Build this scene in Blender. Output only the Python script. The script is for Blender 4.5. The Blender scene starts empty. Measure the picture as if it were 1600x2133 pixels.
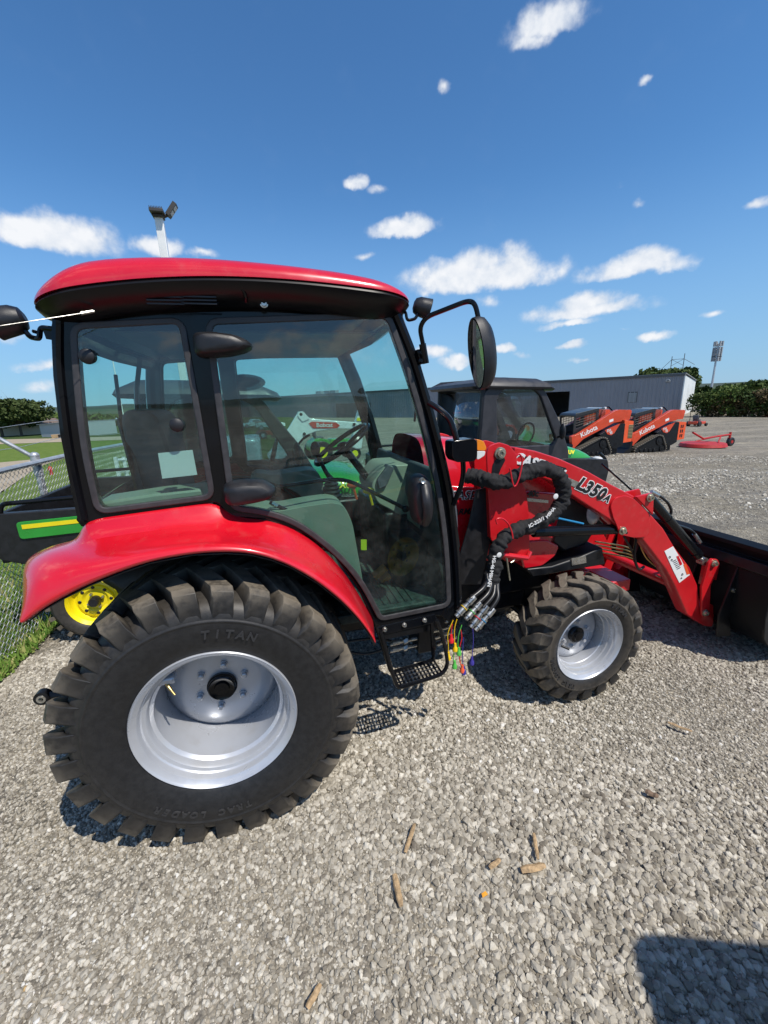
import bpy, bmesh, math, random
import numpy as np
from mathutils import Vector, Matrix
random.seed(7); rng = np.random.default_rng(7)
PI = math.pi
S = bpy.context.scene
COL = S.collection

# ------------------------------------------------------------------ camera
CAM = np.array([.296, -1.410, 1.656]); YAW, PITCH, ROLL, FPX = .261, .264, -.038, 861.6
_f = np.array([math.sin(YAW)*math.cos(PITCH), math.cos(YAW)*math.cos(PITCH), -math.sin(PITCH)])
_r = np.array([math.cos(YAW), -math.sin(YAW), 0.]); _u = np.cross(_r, _f)
RR = _r*math.cos(ROLL)+_u*math.sin(ROLL); UU = -_r*math.sin(ROLL)+_u*math.cos(ROLL)
cd = bpy.data.cameras.new('camera'); cam = bpy.data.objects.new('camera', cd); COL.objects.link(cam)
cd.sensor_fit = 'HORIZONTAL'; cd.sensor_width = 36; cd.lens = FPX/1600*36; cd.clip_start = .02; cd.clip_end = 9000
M = Matrix.Identity(4)
for i in range(3):
    M[i][0] = RR[i]; M[i][1] = UU[i]; M[i][2] = -_f[i]; M[i][3] = CAM[i]
cam.matrix_world = M; S.camera = cam

def ray(px, py): return _f*FPX+RR*(px-800)+UU*(1066.5-py)
def onY(px, py, y): d = ray(px, py); return CAM+d*(y-CAM[1])/d[1]
def onX(px, py, x): d = ray(px, py); return CAM+d*(x-CAM[0])/d[0]
def onZ(px, py, z): d = ray(px, py); return CAM+d*(z-CAM[2])/d[2]
def P(px, py, y): q = onY(px, py, y); return Vector(q)
def PL(pts, y): return [(float(q[0]), float(q[2])) for q in (onY(a, b, y) for a, b in pts)]

# ------------------------------------------------------------------ light, sky
SUN = Vector((.35, -.55, 1)).normalized()
sd = bpy.data.lights.new('sun', 'SUN'); so = bpy.data.objects.new('sun', sd); COL.objects.link(so)
sd.energy = 4.8; sd.angle = math.radians(.53); sd.color = (1, .94, .85)
so.rotation_euler = SUN.to_track_quat('Z', 'Y').to_euler()
S.view_settings.view_transform = 'Standard'; S.view_settings.look = 'None'; S.view_settings.exposure = 0.0; S.view_settings.gamma = 1
S.view_settings.use_curve_mapping = False
S.cycles.use_denoising = True
S.cycles.max_bounces = 10; S.cycles.transparent_max_bounces = 24; S.cycles.glossy_bounces = 4; S.cycles.diffuse_bounces = 3
S.cycles.caustics_reflective = False; S.cycles.caustics_refractive = False

W = bpy.data.worlds.new('World'); S.world = W; W.use_nodes = True
nt = W.node_tree; nt.nodes.clear()
def N(nt, typ, **kw):
    n = nt.nodes.new(typ)
    for k, v in kw.items(): setattr(n, k, v)
    return n
def L(nt, a, b): nt.links.new(a, b)
def mth(nt, op, a, b=None, c=None, clamp=False):
    n = nt.nodes.new('ShaderNodeMath'); n.operation = op; n.use_clamp = clamp
    for i, v in enumerate((a, b, c)):
        if v is None: continue
        if isinstance(v, (int, float)): n.inputs[i].default_value = v
        else: nt.links.new(v, n.inputs[i])
    return n.outputs[0]
def vm(nt, op, a, b=None):
    n = nt.nodes.new('ShaderNodeVectorMath'); n.operation = op
    for i, v in enumerate((a, b)):
        if v is None: continue
        if isinstance(v, (tuple, list)): n.inputs[i].default_value = v
        else: nt.links.new(v, n.inputs[i])
    return n.outputs['Value'] if op in ('LENGTH', 'DOT_PRODUCT') else n.outputs[0]
def mr(nt, v, a, b, c=0., d=1., smooth=True):
    n = nt.nodes.new('ShaderNodeMapRange'); n.interpolation_type = 'SMOOTHSTEP' if smooth else 'LINEAR'
    nt.links.new(v, n.inputs['Value'])
    for k, x in (('From Min', a), ('From Max', b), ('To Min', c), ('To Max', d)): n.inputs[k].default_value = x
    return n.outputs[0]
def mixc(nt, f, a, b, mode='MIX'):
    n = nt.nodes.new('ShaderNodeMix'); n.data_type = 'RGBA'; n.blend_type = mode
    for s, v in ((n.inputs[0], f), (n.inputs[6], a), (n.inputs[7], b)):
        if isinstance(v, (int, float)): s.default_value = v
        elif isinstance(v, tuple): s.default_value = v if len(v) == 4 else v+(1,)
        else: nt.links.new(v, s)
    return n.outputs[2]
def noise(nt, vec, scale, detail=4, rough=.55, out='Fac'):
    n = nt.nodes.new('ShaderNodeTexNoise'); n.inputs['Scale'].default_value = scale
    n.inputs['Detail'].default_value = detail; n.inputs['Roughness'].default_value = rough
    if vec is not None: nt.links.new(vec, n.inputs['Vector'])
    return n.outputs[out]
sky = N(nt, 'ShaderNodeTexSky', sky_type='NISHITA', sun_disc=False)
sky.sun_elevation = math.radians(56.9); sky.sun_rotation = math.radians(147.5)
sky.altitude = 300; sky.air_density = 1.0; sky.dust_density = .0; sky.ozone_density = 1.5
tc = N(nt, 'ShaderNodeTexCoord'); dirv = vm(nt, 'NORMALIZE', tc.outputs['Generated'])
sx = N(nt, 'ShaderNodeSeparateXYZ'); L(nt, dirv, sx.inputs[0])
az = mth(nt, 'ARCTAN2', sx.outputs[0], sx.outputs[1]); el = mth(nt, 'ARCSINE', sx.outputs[2])
wob = noise(nt, dirv, 9, 5, .6, 'Color')
cb = N(nt, 'ShaderNodeCombineXYZ'); L(nt, az, cb.inputs[0]); L(nt, el, cb.inputs[1])
vec = vm(nt, 'ADD', cb.outputs[0], vm(nt, 'MULTIPLY', vm(nt, 'SUBTRACT', wob, (.5, .5, .5)), (.06, .05, 0)))
CLOUDS = [(108, 488, 122, 50, 1), (60, 470, 70, 34, 1), (325, 517, 50, 24, 1), (415, 532, 36, 12, .7), (1140, 45, 80, 50, .9), (1105, 80, 45, 25, .6), (845, 474, 66, 26, 1),
          (760, 533, 34, 9, .55), (742, 378, 22, 14, .6), (787, 393, 22, 11, .5), (1008, 572, 142, 46, 1.1), (1015, 545, 80, 36, 1), (1330, 553, 120, 27, 1), (1370, 535, 60, 26, .9),
          (1225, 645, 118, 25, 1), (1225, 628, 70, 24, 1), (1370, 700, 36, 9, .75), (1200, 716, 30, 9, .75), (1048, 726, 26, 10, .8), (945, 751, 30, 14, .9), (900, 733, 42, 13, .9),
          (95, 765, 58, 17, .8), (1578, 418, 32, 13, .8), (1328, 425, 15, 12, .5), (933, 168, 17, 18, .5), (1338, 158, 13, 9, .45), (1475, 648, 28, 8, .5), (1275, 385, 20, 24, .25),
          (110, 805, 50, 13, .5), (1220, 748, 30, 7, .5), (1180, 672, 60, 10, .6), (1015, 622, 30, 14, .4), (20, 700, 40, 16, .35), (1095, 735, 24, 9, .45), (1300, 690, 24, 6, .4)]
def azel(px, py):
    d = ray(px, py); d = d/np.linalg.norm(d); return math.atan2(d[0], d[1]), math.asin(d[2])
acc = None
for (px, py, w, h, k) in CLOUDS:
    a, e = azel(px, py); a1, _ = azel(px+w, py-w*.0389); _, e1 = azel(px, py-h)
    wr = max(1.4*abs(a1-a), .004); hr = max(1.4*abs(e1-e), .004)
    v = vm(nt, 'MULTIPLY', vm(nt, 'SUBTRACT', vec, (a, e, 0)), (1/wr, 1/hr, 0))
    ln = vm(nt, 'LENGTH', v)
    if w > 55:
        sp = N(nt, 'ShaderNodeSeparateXYZ'); L(nt, v, sp.inputs[0])
        ln = mth(nt, 'MAXIMUM', ln, mth(nt, 'MULTIPLY', sp.outputs[1], -1.7))
    d = mth(nt, 'MULTIPLY', mth(nt, 'SUBTRACT', 1, ln), k)
    acc = d if acc is None else mth(nt, 'MAXIMUM', acc, d)
n1 = noise(nt, dirv, 15, 10, .55)
up = noise(nt, vm(nt, 'ADD', dirv, (.0, 0, .014)), 15, 8, .55)
# clouds of the same kind all round, beyond the frame too
gen = noise(nt, vm(nt, 'MULTIPLY', dirv, (1, 1, 2.2)), 3.1, 6, .6)
far_ = mth(nt, 'MULTIPLY', mr(nt, mth(nt, 'ABSOLUTE', mth(nt, 'SUBTRACT', az, YAW)), .85, 1.25), mr(nt, el, .03, .15))
gd = mth(nt, 'MULTIPLY', mth(nt, 'SUBTRACT', gen, .50), mth(nt, 'MULTIPLY', far_, 4.5))
dens0 = mth(nt, 'MAXIMUM', acc, gd)
dens = mth(nt, 'ADD', dens0, mth(nt, 'MULTIPLY', mth(nt, 'SUBTRACT', n1, .5), 1.6))
cov = mr(nt, dens, .07, .66)
cov = mth(nt, 'MULTIPLY', cov, mr(nt, dens0, -.02, .22))
shade = mth(nt, 'ADD', mth(nt, 'MULTIPLY', mth(nt, 'SUBTRACT', n1, up), 2.2), mr(nt, dens, .2, 1.0, .42, .85), clamp=True)
ccol = mixc(nt, shade, (4.5, 5.2, 6.2), (7.3, 7.4, 7.6))
hs = N(nt, 'ShaderNodeHueSaturation'); hs.inputs['Saturation'].default_value = 1.12; hs.inputs['Value'].default_value = 1.0
L(nt, sky.outputs[0], hs.inputs['Color'])
skc = mixc(nt, 1., hs.outputs[0], (.70, 1.0, 1.18), 'MULTIPLY')
skc = mixc(nt, mth(nt, 'MULTIPLY', mr(nt, el, -.02, .42, 1, 0), .8), skc, (1.95, 3.45, 5.6))
mx = mixc(nt, mth(nt, 'MULTIPLY', cov, .96), skc, ccol)
bg = N(nt, 'ShaderNodeBackground'); bg.inputs['Strength'].default_value = .13; L(nt, mx, bg.inputs[0])
wo = N(nt, 'ShaderNodeOutputWorld'); L(nt, bg.outputs[0], wo.inputs[0])
W.cycles.sampling_method = 'MANUAL'; W.cycles.sample_map_resolution = 512

# ------------------------------------------------------------------ materials
MATS = {}
def mat(name, col, rough=.5, metal=0., coat=0., var=.0, vs=8., bump=0., bs=60., spec=.5, dirt=None):
    if name in MATS: return MATS[name]
    m = bpy.data.materials.new(name); m.use_nodes = True; t = m.node_tree; b = t.nodes['Principled BSDF']
    b.inputs['Base Color'].default_value = (*col, 1); b.inputs['Roughness'].default_value = rough; b.inputs['Metallic'].default_value = metal
    b.inputs['Coat Weight'].default_value = coat; b.inputs['Coat Roughness'].default_value = .06; b.inputs['Specular IOR Level'].default_value = spec
    g = N(t, 'ShaderNodeTexCoord')
    if var:
        f = noise(t, g.outputs['Object'], vs, 5, .6)
        f = mr(t, f, .3, .7)
        c = mixc(t, f, tuple(x*(1-var) for x in col), tuple(min(1, x*(1+var)) for x in col))
        if dirt:
            f2 = mr(t, noise(t, g.outputs['Object'], dirt[2], 7, .65), .52, .72)
            c = mixc(t, mth(t, 'MULTIPLY', f2, dirt[1]), c, dirt[0])
        L(t, c, b.inputs['Base Color'])
        L(t, mr(t, f, 0, 1, max(.03, rough-.06), min(1, rough+.08)), b.inputs['Roughness'])
    if bump:
        bp = N(t, 'ShaderNodeBump'); bp.inputs['Strength'].default_value = bump; bp.inputs['Distance'].default_value = .003
        L(t, noise(t, g.outputs['Object'], bs, 4, .6), bp.inputs['Height']); L(t, bp.outputs[0], b.inputs['Normal'])
    MATS[name] = m; return m
DUST = (.30, .26, .21)
red = mat('red_paint', (.62, .006, .018), .28, coat=.8, var=.06, vs=3, dirt=(DUST, .09, 14))
red_dull = mat('red_loader_paint', (.58, .010, .016), .36, coat=.35, var=.08, vs=6, dirt=(DUST, .10, 22))
blk = mat('black_paint', (.005, .0055, .007), .14, coat=.10, var=.2, vs=5, spec=.25)
blk_m = mat('black_steel', (.008, .009, .011), .34, var=.3, vs=12, dirt=(DUST, .035, 25), spec=.35)
blk_p = mat('black_plastic', (.013, .013, .015), .42, var=.25, vs=20, bump=.15, bs=900)
gasket = mat('rubber_gasket', (.045, .043, .045), .5, var=.2, vs=30)
rim_m = mat('silver_rim_paint', (.50, .52, .56), .30, metal=.35, coat=.4, var=.05, vs=4, dirt=((.32, .28, .2), .18, 7))
steel = mat('zinc_steel', (.55, .54, .50), .3, metal=.9, var=.2, vs=40)
bolt_m = mat('zinc_bolt', (.50, .47, .36), .35, metal=.8, var=.25, vs=60)
brass = mat('brass', (.6, .42, .16), .3, metal=.9)
white = mat('white_paint', (.78, .78, .76), .35, coat=.3, var=.05, vs=4)
sticker = mat('white_sticker', (.82, .82, .80), .6)
black_print = mat('black_print', (.012, .012, .014), .4)
orange = mat('orange_paint', (.60, .060, .018), .36, coat=.4, var=.1, vs=3, dirt=(DUST, .12, 9))
orange_b = mat('bright_orange_paint', (.80, .10, .025), .4, coat=.3, var=.06)
green = mat('green_paint', (.025, .30, .035), .32, coat=.6, var=.06)
yellow = mat('yellow_paint', (.88, .72, .01), .35, coat=.4, var=.04)
beige = mat('olive_beige_plastic', (.30, .32, .25), .55, var=.07, vs=6, bump=.2, bs=500)
seat_m = mat('grey_vinyl', (.09, .095, .11), .6, var=.2, vs=10)
fabric = mat('black_cordura', (.010, .010, .011), .8, var=.4, vs=30, bump=.8, bs=350)
hose_m = mat('black_rubber_hose', (.012, .012, .013), .35)
mirror_m = mat('mirror_glass', (.9, .9, .9), .02, metal=1)
amber = mat('amber_lens', (.85, .25, .02), .15, coat=1)
clear = mat('clear_lens', (.75, .75, .72), .1, coat=1)
galv = mat('galvanised_steel', (.50, .52, .54), .38, metal=.55, var=.15, vs=15)
floor_m = mat('rubber_mat', (.045, .06, .05), .6, var=.5, vs=40, bump=.8, bs=200)
wood = mat('dry_wood', (.42, .29, .16), .75, var=.35, vs=60, bump=.8, bs=200)
for nm, c in (('cap_yellow', (.85, .55, .01)), ('cap_red', (.75, .02, .03)), ('cap_green', (.10, .5, .08)), ('cap_orange', (.8, .12, .04)), ('cord_purple', (.05, .04, .28)), ('hose_blue', (.02, .22, .45)),
              ('pedal_orange', (.75, .2, .02)), ('tag_yellow', (.75, .8, .03))):
    mat(nm, c, .4)

def glass(name, tint, refl=1.0):
    m = bpy.data.materials.new(name); m.use_nodes = True; t = m.node_tree; t.nodes.clear()
    o = N(t, 'ShaderNodeOutputMaterial'); tr = N(t, 'ShaderNodeBsdfTransparent'); tr.inputs[0].default_value = (*tint, 1)
    gl = N(t, 'ShaderNodeBsdfGlossy'); gl.inputs['Roughness'].default_value = .01; gl.inputs[0].default_value = (.95, .97, 1, 1)
    fr = N(t, 'ShaderNodeFresnel'); fr.inputs[0].default_value = 1.52
    mxx = N(t, 'ShaderNodeMixShader'); gg = N(t, 'ShaderNodeNewGeometry'); L(t, mth(t, 'MULTIPLY', mth(t, 'MULTIPLY', fr.outputs[0], refl, clamp=True), mth(t, 'SUBTRACT', 1, gg.outputs['Backfacing'])), mxx.inputs[0]); L(t, tr.outputs[0], mxx.inputs[1]); L(t, gl.outputs[0], mxx.inputs[2])
    df = N(t, 'ShaderNodeBsdfDiffuse'); df.inputs[0].default_value = (.5, .48, .44, 1); m2 = N(t, 'ShaderNodeMixShader'); tcg = N(t, 'ShaderNodeTexCoord')
    L(t, mr(t, noise(t, tcg.outputs['Object'], 5, 8, .7), .42, .75, .004, .05), m2.inputs[0]); L(t, mxx.outputs[0], m2.inputs[1]); L(t, df.outputs[0], m2.inputs[2])
    L(t, m2.outputs[0], o.inputs[0]); MATS[name] = m; return m
g_cab = glass('tinted_cab_glass', (.765, .90, .87), 1.9)
g_dark = glass('smoked_glass', (.70, .77, .80), 1.9)

def tyre_mat():
    m = bpy.data.materials.new('tyre_rubber'); m.use_nodes = True; t = m.node_tree; b = t.nodes['Principled BSDF']
    g = N(t, 'ShaderNodeTexCoord'); at = N(t, 'ShaderNodeAttribute', attribute_name='wear')
    n = noise(t, g.outputs['Object'], 9, 7, .65); n2 = noise(t, g.outputs['Object'], 45, 5, .6)
    f = mth(t, 'MULTIPLY', at.outputs['Fac'], mr(t, mth(t, 'ADD', mth(t, 'MULTIPLY', n, .6), mth(t, 'MULTIPLY', n2, .4)), .36, .54, .35, 1))
    c = mixc(t, mth(t, 'MULTIPLY', f, .85), mixc(t, mr(t, n2, .3, .7), (.010, .010, .011), (.019, .019, .020)), (.185, .155, .115))
    L(t, c, b.inputs['Base Color']); L(t, mr(t, f, 0, 1, .5, .82), b.inputs['Roughness'])
    bp = N(t, 'ShaderNodeBump'); bp.inputs['Strength'].default_value = .35; bp.inputs['Distance'].default_value = .003
    L(t, n2, bp.inputs['Height']); L(t, bp.outputs[0], b.inputs['Normal'])
    MATS['tyre'] = m; return m
tyre_m = tyre_mat()

# ------------------------------------------------------------------ object helpers
def tag(o, label=None, cat=None, group=None, kind=None):
    if label: o['label'] = label
    if cat: o['category'] = cat
    if group: o['group'] = group
    if kind: o['kind'] = kind
    return o
def link(o, parent=None):
    COL.objects.link(o)
    if parent is not None:
        o.parent = parent
        o.matrix_parent_inverse = abs_mat(parent).inverted()
    return o
def abs_mat(o):
    m = o.matrix_basis.copy()
    if o.parent is not None: m = abs_mat(o.parent) @ o.matrix_parent_inverse @ m
    return m
def empty(name, loc=(0, 0, 0), parent=None):
    o = bpy.data.objects.new(name, None); o.empty_display_size = .1; o.location = loc
    return link(o, parent)
class MB:
    def __init__(s): s.v = []; s.f = []; s.w = []
    def add(s, v, f, w=0.):
        k = len(s.v); s.v += [tuple(map(float, p)) for p in v]; s.f += [tuple(i+k for i in q) for q in f]
        s.w += list(w) if hasattr(w, '__len__') else [w]*len(v); return s
    def box(s, x0, x1, y0, y1, z0, z1):
        v = [(x, y, z) for x in (x0, x1) for y in (y0, y1) for z in (z0, z1)]
        return s.add(v, [(0, 1, 3, 2), (4, 6, 7, 5), (0, 4, 5, 1), (2, 3, 7, 6), (0, 2, 6, 4), (1, 5, 7, 3)])
    def hexa(s, lo, hi):
        return s.add(list(lo)+list(hi), [(3, 2, 1, 0), (4, 5, 6, 7)]+[(i, (i+1) % 4, 4+(i+1) % 4, 4+i) for i in range(4)])
    def prism(s, pts, y0, y1):
        n = len(pts); a = sum(pts[i][0]*pts[(i+1) % n][1]-pts[(i+1) % n][0]*pts[i][1] for i in range(n))
        if a < 0: pts = pts[::-1]
        v = [(x, y0, z) for x, z in pts]+[(x, y1, z) for x, z in pts]
        return s.add(v, [tuple(range(n)), tuple(range(2*n-1, n-1, -1))]+[(i, i+n, (i+1) % n+n, (i+1) % n) for i in range(n)])
    def tube(s, pts, r, n=10, closed=False, caps=True, flat=1.):
        pts = [Vector(p) for p in pts]; m = len(pts); rs = r if hasattr(r, '__len__') else [r]*m
        base = len(s.v); up = Vector((0, 0, 1)); prev = None; vs = []
        for i, p in enumerate(pts):
            if closed: t = pts[(i+1) % m]-pts[i-1]
            else: t = pts[min(i+1, m-1)]-pts[max(i-1, 0)]
            t.normalize()
            if prev is None:
                a = t.cross(up)
                if a.length < .1: a = t.cross(Vector((0, 1, 0)))
                a.normalize()
            else:
                a = prev-t*prev.dot(t); a.normalize()
            prev = a; b = t.cross(a)
            for k in range(n):
                th = 2*PI*k/n; vs.append(p+(a*math.cos(th)+b*math.sin(th)*flat)*rs[i])
        fs = []
        for i in range(m if closed else m-1):
            for k in range(n):
                a0 = i*n+k; a1 = i*n+(k+1) % n; b0 = ((i+1) % m)*n+k; b1 = ((i+1) % m)*n+(k+1) % n
                fs.append((a0, a1, b1, b0))
        if caps and not closed: fs += [tuple(range(n-1, -1, -1)), tuple((m-1)*n+k for k in range(n))]
        return s.add(vs, fs)
    def cyl(s, a, b, r, n=16, r2=None): return s.tube([a, b], [r, r if r2 is None else r2], n)
    def lathe(s, prof, c=(0, 0, 0), n=48, axis='Y', w=None):
        vs = []; ws = []
        for j, (a, r) in enumerate(prof):
            for k in range(n):
                th = 2*PI*k/n; x, z = r*math.cos(th), r*math.sin(th)
                vs.append((c[0]+x, c[1]+a, c[2]+z) if axis == 'Y' else ((c[0]+x, c[1]+z, c[2]+a) if axis == 'Z' else (c[0]+a, c[1]+x, c[2]+z)))
                ws.append(w[j] if w else 0.)
        fs = [(j*n+k, j*n+(k+1) % n, (j+1)*n+(k+1) % n, (j+1)*n+k) for j in range(len(prof)-1) for k in range(n)]
        return s.add(vs, fs, ws)
    def ell(s, c, r, n=16, m=10):
        vs = []; 
        for j in range(m+1):
            ph = PI*j/m
            for k in range(n):
                th = 2*PI*k/n; vs.append((c[0]+r[0]*math.sin(ph)*math.cos(th), c[1]+r[1]*math.sin(ph)*math.sin(th), c[2]+r[2]*math.cos(ph)))
        return s.add(vs, [(j*n+k, (j+1)*n+k, (j+1)*n+(k+1) % n, j*n+(k+1) % n) for j in range(m) for k in range(n)])
    def mesh(s, name):
        me = bpy.data.meshes.new(name); me.from_pydata(s.v, [], s.f); 
        if any(s.w):
            a = me.attributes.new('wear', 'FLOAT', 'POINT'); a.data.foreach_set('value', s.w)
        return me
    def build(s, name, m, parent=None, bevel=0., angle=35, sub=0, solid=0., fix=True, loc=None):
        me = s.mesh(name)
        if fix:
            bm = bmesh.new(); bm.from_mesh(me); bmesh.ops.remove_doubles(bm, verts=bm.verts, dist=1e-5); bmesh.ops.recalc_face_normals(bm, faces=bm.faces); bm.to_mesh(me); bm.free()
        return obj(name, me, m, parent, bevel, angle, sub, solid, loc)
def obj(name, me, m, parent=None, bevel=0., angle=35, sub=0, solid=0., loc=None):
    o = bpy.data.objects.new(name, me)
    if loc: o.location = loc
    link(o, parent)
    for x in (m if isinstance(m, (list, tuple)) else [m]): me.materials.append(MATS[x] if isinstance(x, str) else x)
    if angle:
        me.shade_smooth(); me.set_sharp_from_angle(angle=math.radians(angle))
    if solid:
        md = o.modifiers.new('thickness', 'SOLIDIFY'); md.thickness = solid; md.offset = -1
    if sub:
        md = o.modifiers.new('smooth', 'SUBSURF'); md.levels = sub; md.render_levels = sub
        me.shade_smooth()
    if bevel:
        md = o.modifiers.new('edge', 'BEVEL'); md.width = bevel; md.segments = 2; md.limit_method = 'ANGLE'; md.angle_limit = math.radians(32)
    return o
def rnd(pts, r=.02, n=5, closed=True):
    out = []; m = len(pts)
    for i, p in enumerate(pts):
        if not closed and i in (0, m-1): out.append(Vector(p)); continue
        p = Vector(p); a = Vector(pts[i-1]); b = Vector(pts[(i+1) % m])
        rr = r[i] if hasattr(r, '__len__') else r
        da = min(rr, (a-p).length*.48); db = min(rr, (b-p).length*.48)
        if da < 1e-5: out.append(p); continue
        A = p+(a-p).normalized()*da; B = p+(b-p).normalized()*db
        for k in range(n+1):
            t = k/n; out.append(A*(1-t)**2+p*2*t*(1-t)+B*t*t)
    return [tuple(q) for q in out]
def spline(pts, n=8, closed=False):
    P_ = [Vector(p) for p in pts]; m = len(P_); out = []
    for i in range(m if closed else m-1):
        if closed: p0, p1, p2, p3 = P_[i-1], P_[i], P_[(i+1) % m], P_[(i+2) % m]
        else: p0, p1, p2, p3 = P_[max(i-1, 0)], P_[i], P_[i+1], P_[min(i+2, m-1)]
        for k in range(n):
            t = k/n; out.append(.5*((2*p1)+(p2-p0)*t+(2*p0-5*p1+4*p2-p3)*t*t+(3*p1-p0-3*p2+p3)*t**3))
    if not closed: out.append(P_[-1])
    return out
def plate(name, outer, holes, y0, y1, m, parent=None, bev=.003, angle=35):
    """a plate in an X-Z plane between y0 and y1, with openings"""
    cu = bpy.data.curves.new(name, 'CURVE'); cu.dimensions = '2D'; cu.fill_mode = 'BOTH'
    for pts in [outer]+list(holes):
        sp = cu.splines.new('POLY'); sp.points.add(len(pts)-1); sp.use_cyclic_u = True
        for q, p in zip(sp.points, pts): q.co = (p[0], p[1], 0, 1)
    bev = min(bev, abs(y1-y0)*.45)
    cu.extrude = abs(y1-y0)/2-bev; cu.bevel_depth = bev; cu.bevel_resolution = 1; cu.offset = -bev
    t = bpy.data.objects.new('tmp', cu); me = bpy.data.meshes.new_from_object(t)
    bpy.data.objects.remove(t); bpy.data.curves.remove(cu)
    ym = (y0+y1)/2
    me.transform(Matrix(((1, 0, 0, 0), (0, 0, -1, ym), (0, 1, 0, 0), (0, 0, 0, 1))))
    me.name = name
    return obj(name, me, m, parent, 0, angle)
def text_mesh(s, size, ext=.001, bold=.0, shear=0., align='CENTER', space=1.):
    cu = bpy.data.curves.new('t', 'FONT'); cu.body = s; cu.size = size; cu.extrude = ext; cu.offset = bold; cu.shear = shear
    cu.align_x = align; cu.align_y = 'CENTER'; cu.space_character = space; cu.resolution_u = 3
    t = bpy.data.objects.new('tmp', cu); me = bpy.data.meshes.new_from_object(t)
    bpy.data.objects.remove(t); bpy.data.curves.remove(cu); return me
def basis(o, r, u):
    r = Vector(r).normalized(); n = r.cross(Vector(u)).normalized(); u = n.cross(r)
    return Matrix(((r.x, u.x, n.x, o[0]), (r.y, u.y, n.y, o[1]), (r.z, u.z, n.z, o[2]), (0, 0, 0, 1)))
def text(s, at, right, up, size, m, parent, name='lettering', **kw):
    me = text_mesh(s, size, **kw); me.transform(basis(at, right, up)); return obj(name, me, m, parent, 0, 0)
def copy_tree(o, parent=None):
    c = o.copy(); COL.objects.link(c)
    if parent is not None: c.parent = parent; c.matrix_parent_inverse = o.matrix_parent_inverse.copy()
    for ch in o.children: copy_tree(ch, c)
    return c

# ------------------------------------------------------------------ ground
def sst(a, b, x): t = np.clip((x-a)/(b-a), 0, 1); return t*t*(3-2*t)
def H(x, y):
    d = np.hypot(x-CAM[0], y-CAM[1])
    w = sst(.05, .55, np.arctan2(x-CAM[0], y-CAM[1]))
    left = -2.9*sst(4.2, 40, d); e = (d-4+np.sqrt((d-4)**2+1))/2; right = -3.3*(1-np.exp(-e/40))
    return ((1-w)*left+w*right)*sst(-8, 2, y)
def G(px, py):
    z = 0.
    d = ray(px, py); t = 0.; st_ = .02/np.linalg.norm(d)*2
    prev = 0.
    for _ in range(4000):
        t += st_; q = CAM+d*t
        if q[2] < float(H(q[0], q[1])):
            lo, hi = prev, t
            for _ in range(25):
                m = (lo+hi)/2; q = CAM+d*m
                if q[2] < float(H(q[0], q[1])): hi = m
                else: lo = m
            return CAM+d*hi
        prev = t; st_ *= 1.004
    return CAM+d*t
def grid_sheet(name, m, dz, inside=None, rmax=4000, nr=150, na=220, kind='structure'):
    rad = [0]+[.25*1.068**i for i in range(nr)]; rad = [r for r in rad if r < rmax]+[rmax]
    vs = [(CAM[0], CAM[1], dz)]; fs = []
    for r in rad[1:]:
        for k in range(na):
            th = 2*PI*k/na; x, y = CAM[0]+r*math.cos(th), CAM[1]+r*math.sin(th); vs.append((x, y, float(H(x, y))+dz))
    for k in range(na): fs.append((0, 1+k, 1+(k+1) % na))
    for j in range(len(rad)-2):
        for k in range(na):
            a = 1+j*na+k; b = 1+j*na+(k+1) % na; fs.append((a, a+na, b+na, b))
    mb = MB(); mb.add(vs, fs); return tag(mb.build(name, m, None, fix=False, angle=60), kind=kind)
def strip_sheet(name, m, poly, dz, step, label=None):
    """a sheet over a convex polygon, following the ground"""
    bm = bmesh.new(); vs = [bm.verts.new((x, y, 0)) for x, y in poly]; bm.faces.new(vs)
    xs = [p[0] for p in poly]; ys = [p[1] for p in poly]
    for ax, lo, hi in ((0, min(xs), max(xs)), (1, min(ys), max(ys))):
        v = lo+step
        while v < hi:
            co = Vector((v, 0, 0)) if ax == 0 else Vector((0, v, 0)); no = Vector((1, 0, 0)) if ax == 0 else Vector((0, 1, 0))
            bmesh.ops.bisect_plane(bm, geom=bm.verts[:]+bm.edges[:]+bm.faces[:], plane_co=co, plane_no=no); v += step*(1+.04*abs(v))
    for v in bm.verts: v.co.z = float(H(v.co.x, v.co.y))+dz+.0012*math.hypot(v.co.x-CAM[0], v.co.y-CAM[1])
    bmesh.ops.recalc_face_normals(bm, faces=bm.faces)
    me = bpy.data.meshes.new(name); bm.to_mesh(me); bm.free()
    if me.polygons[0].normal.z < 0: me.flip_normals()
    o = obj(name, me, m, None, 0, 60); return tag(o, label, kind='structure')

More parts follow.
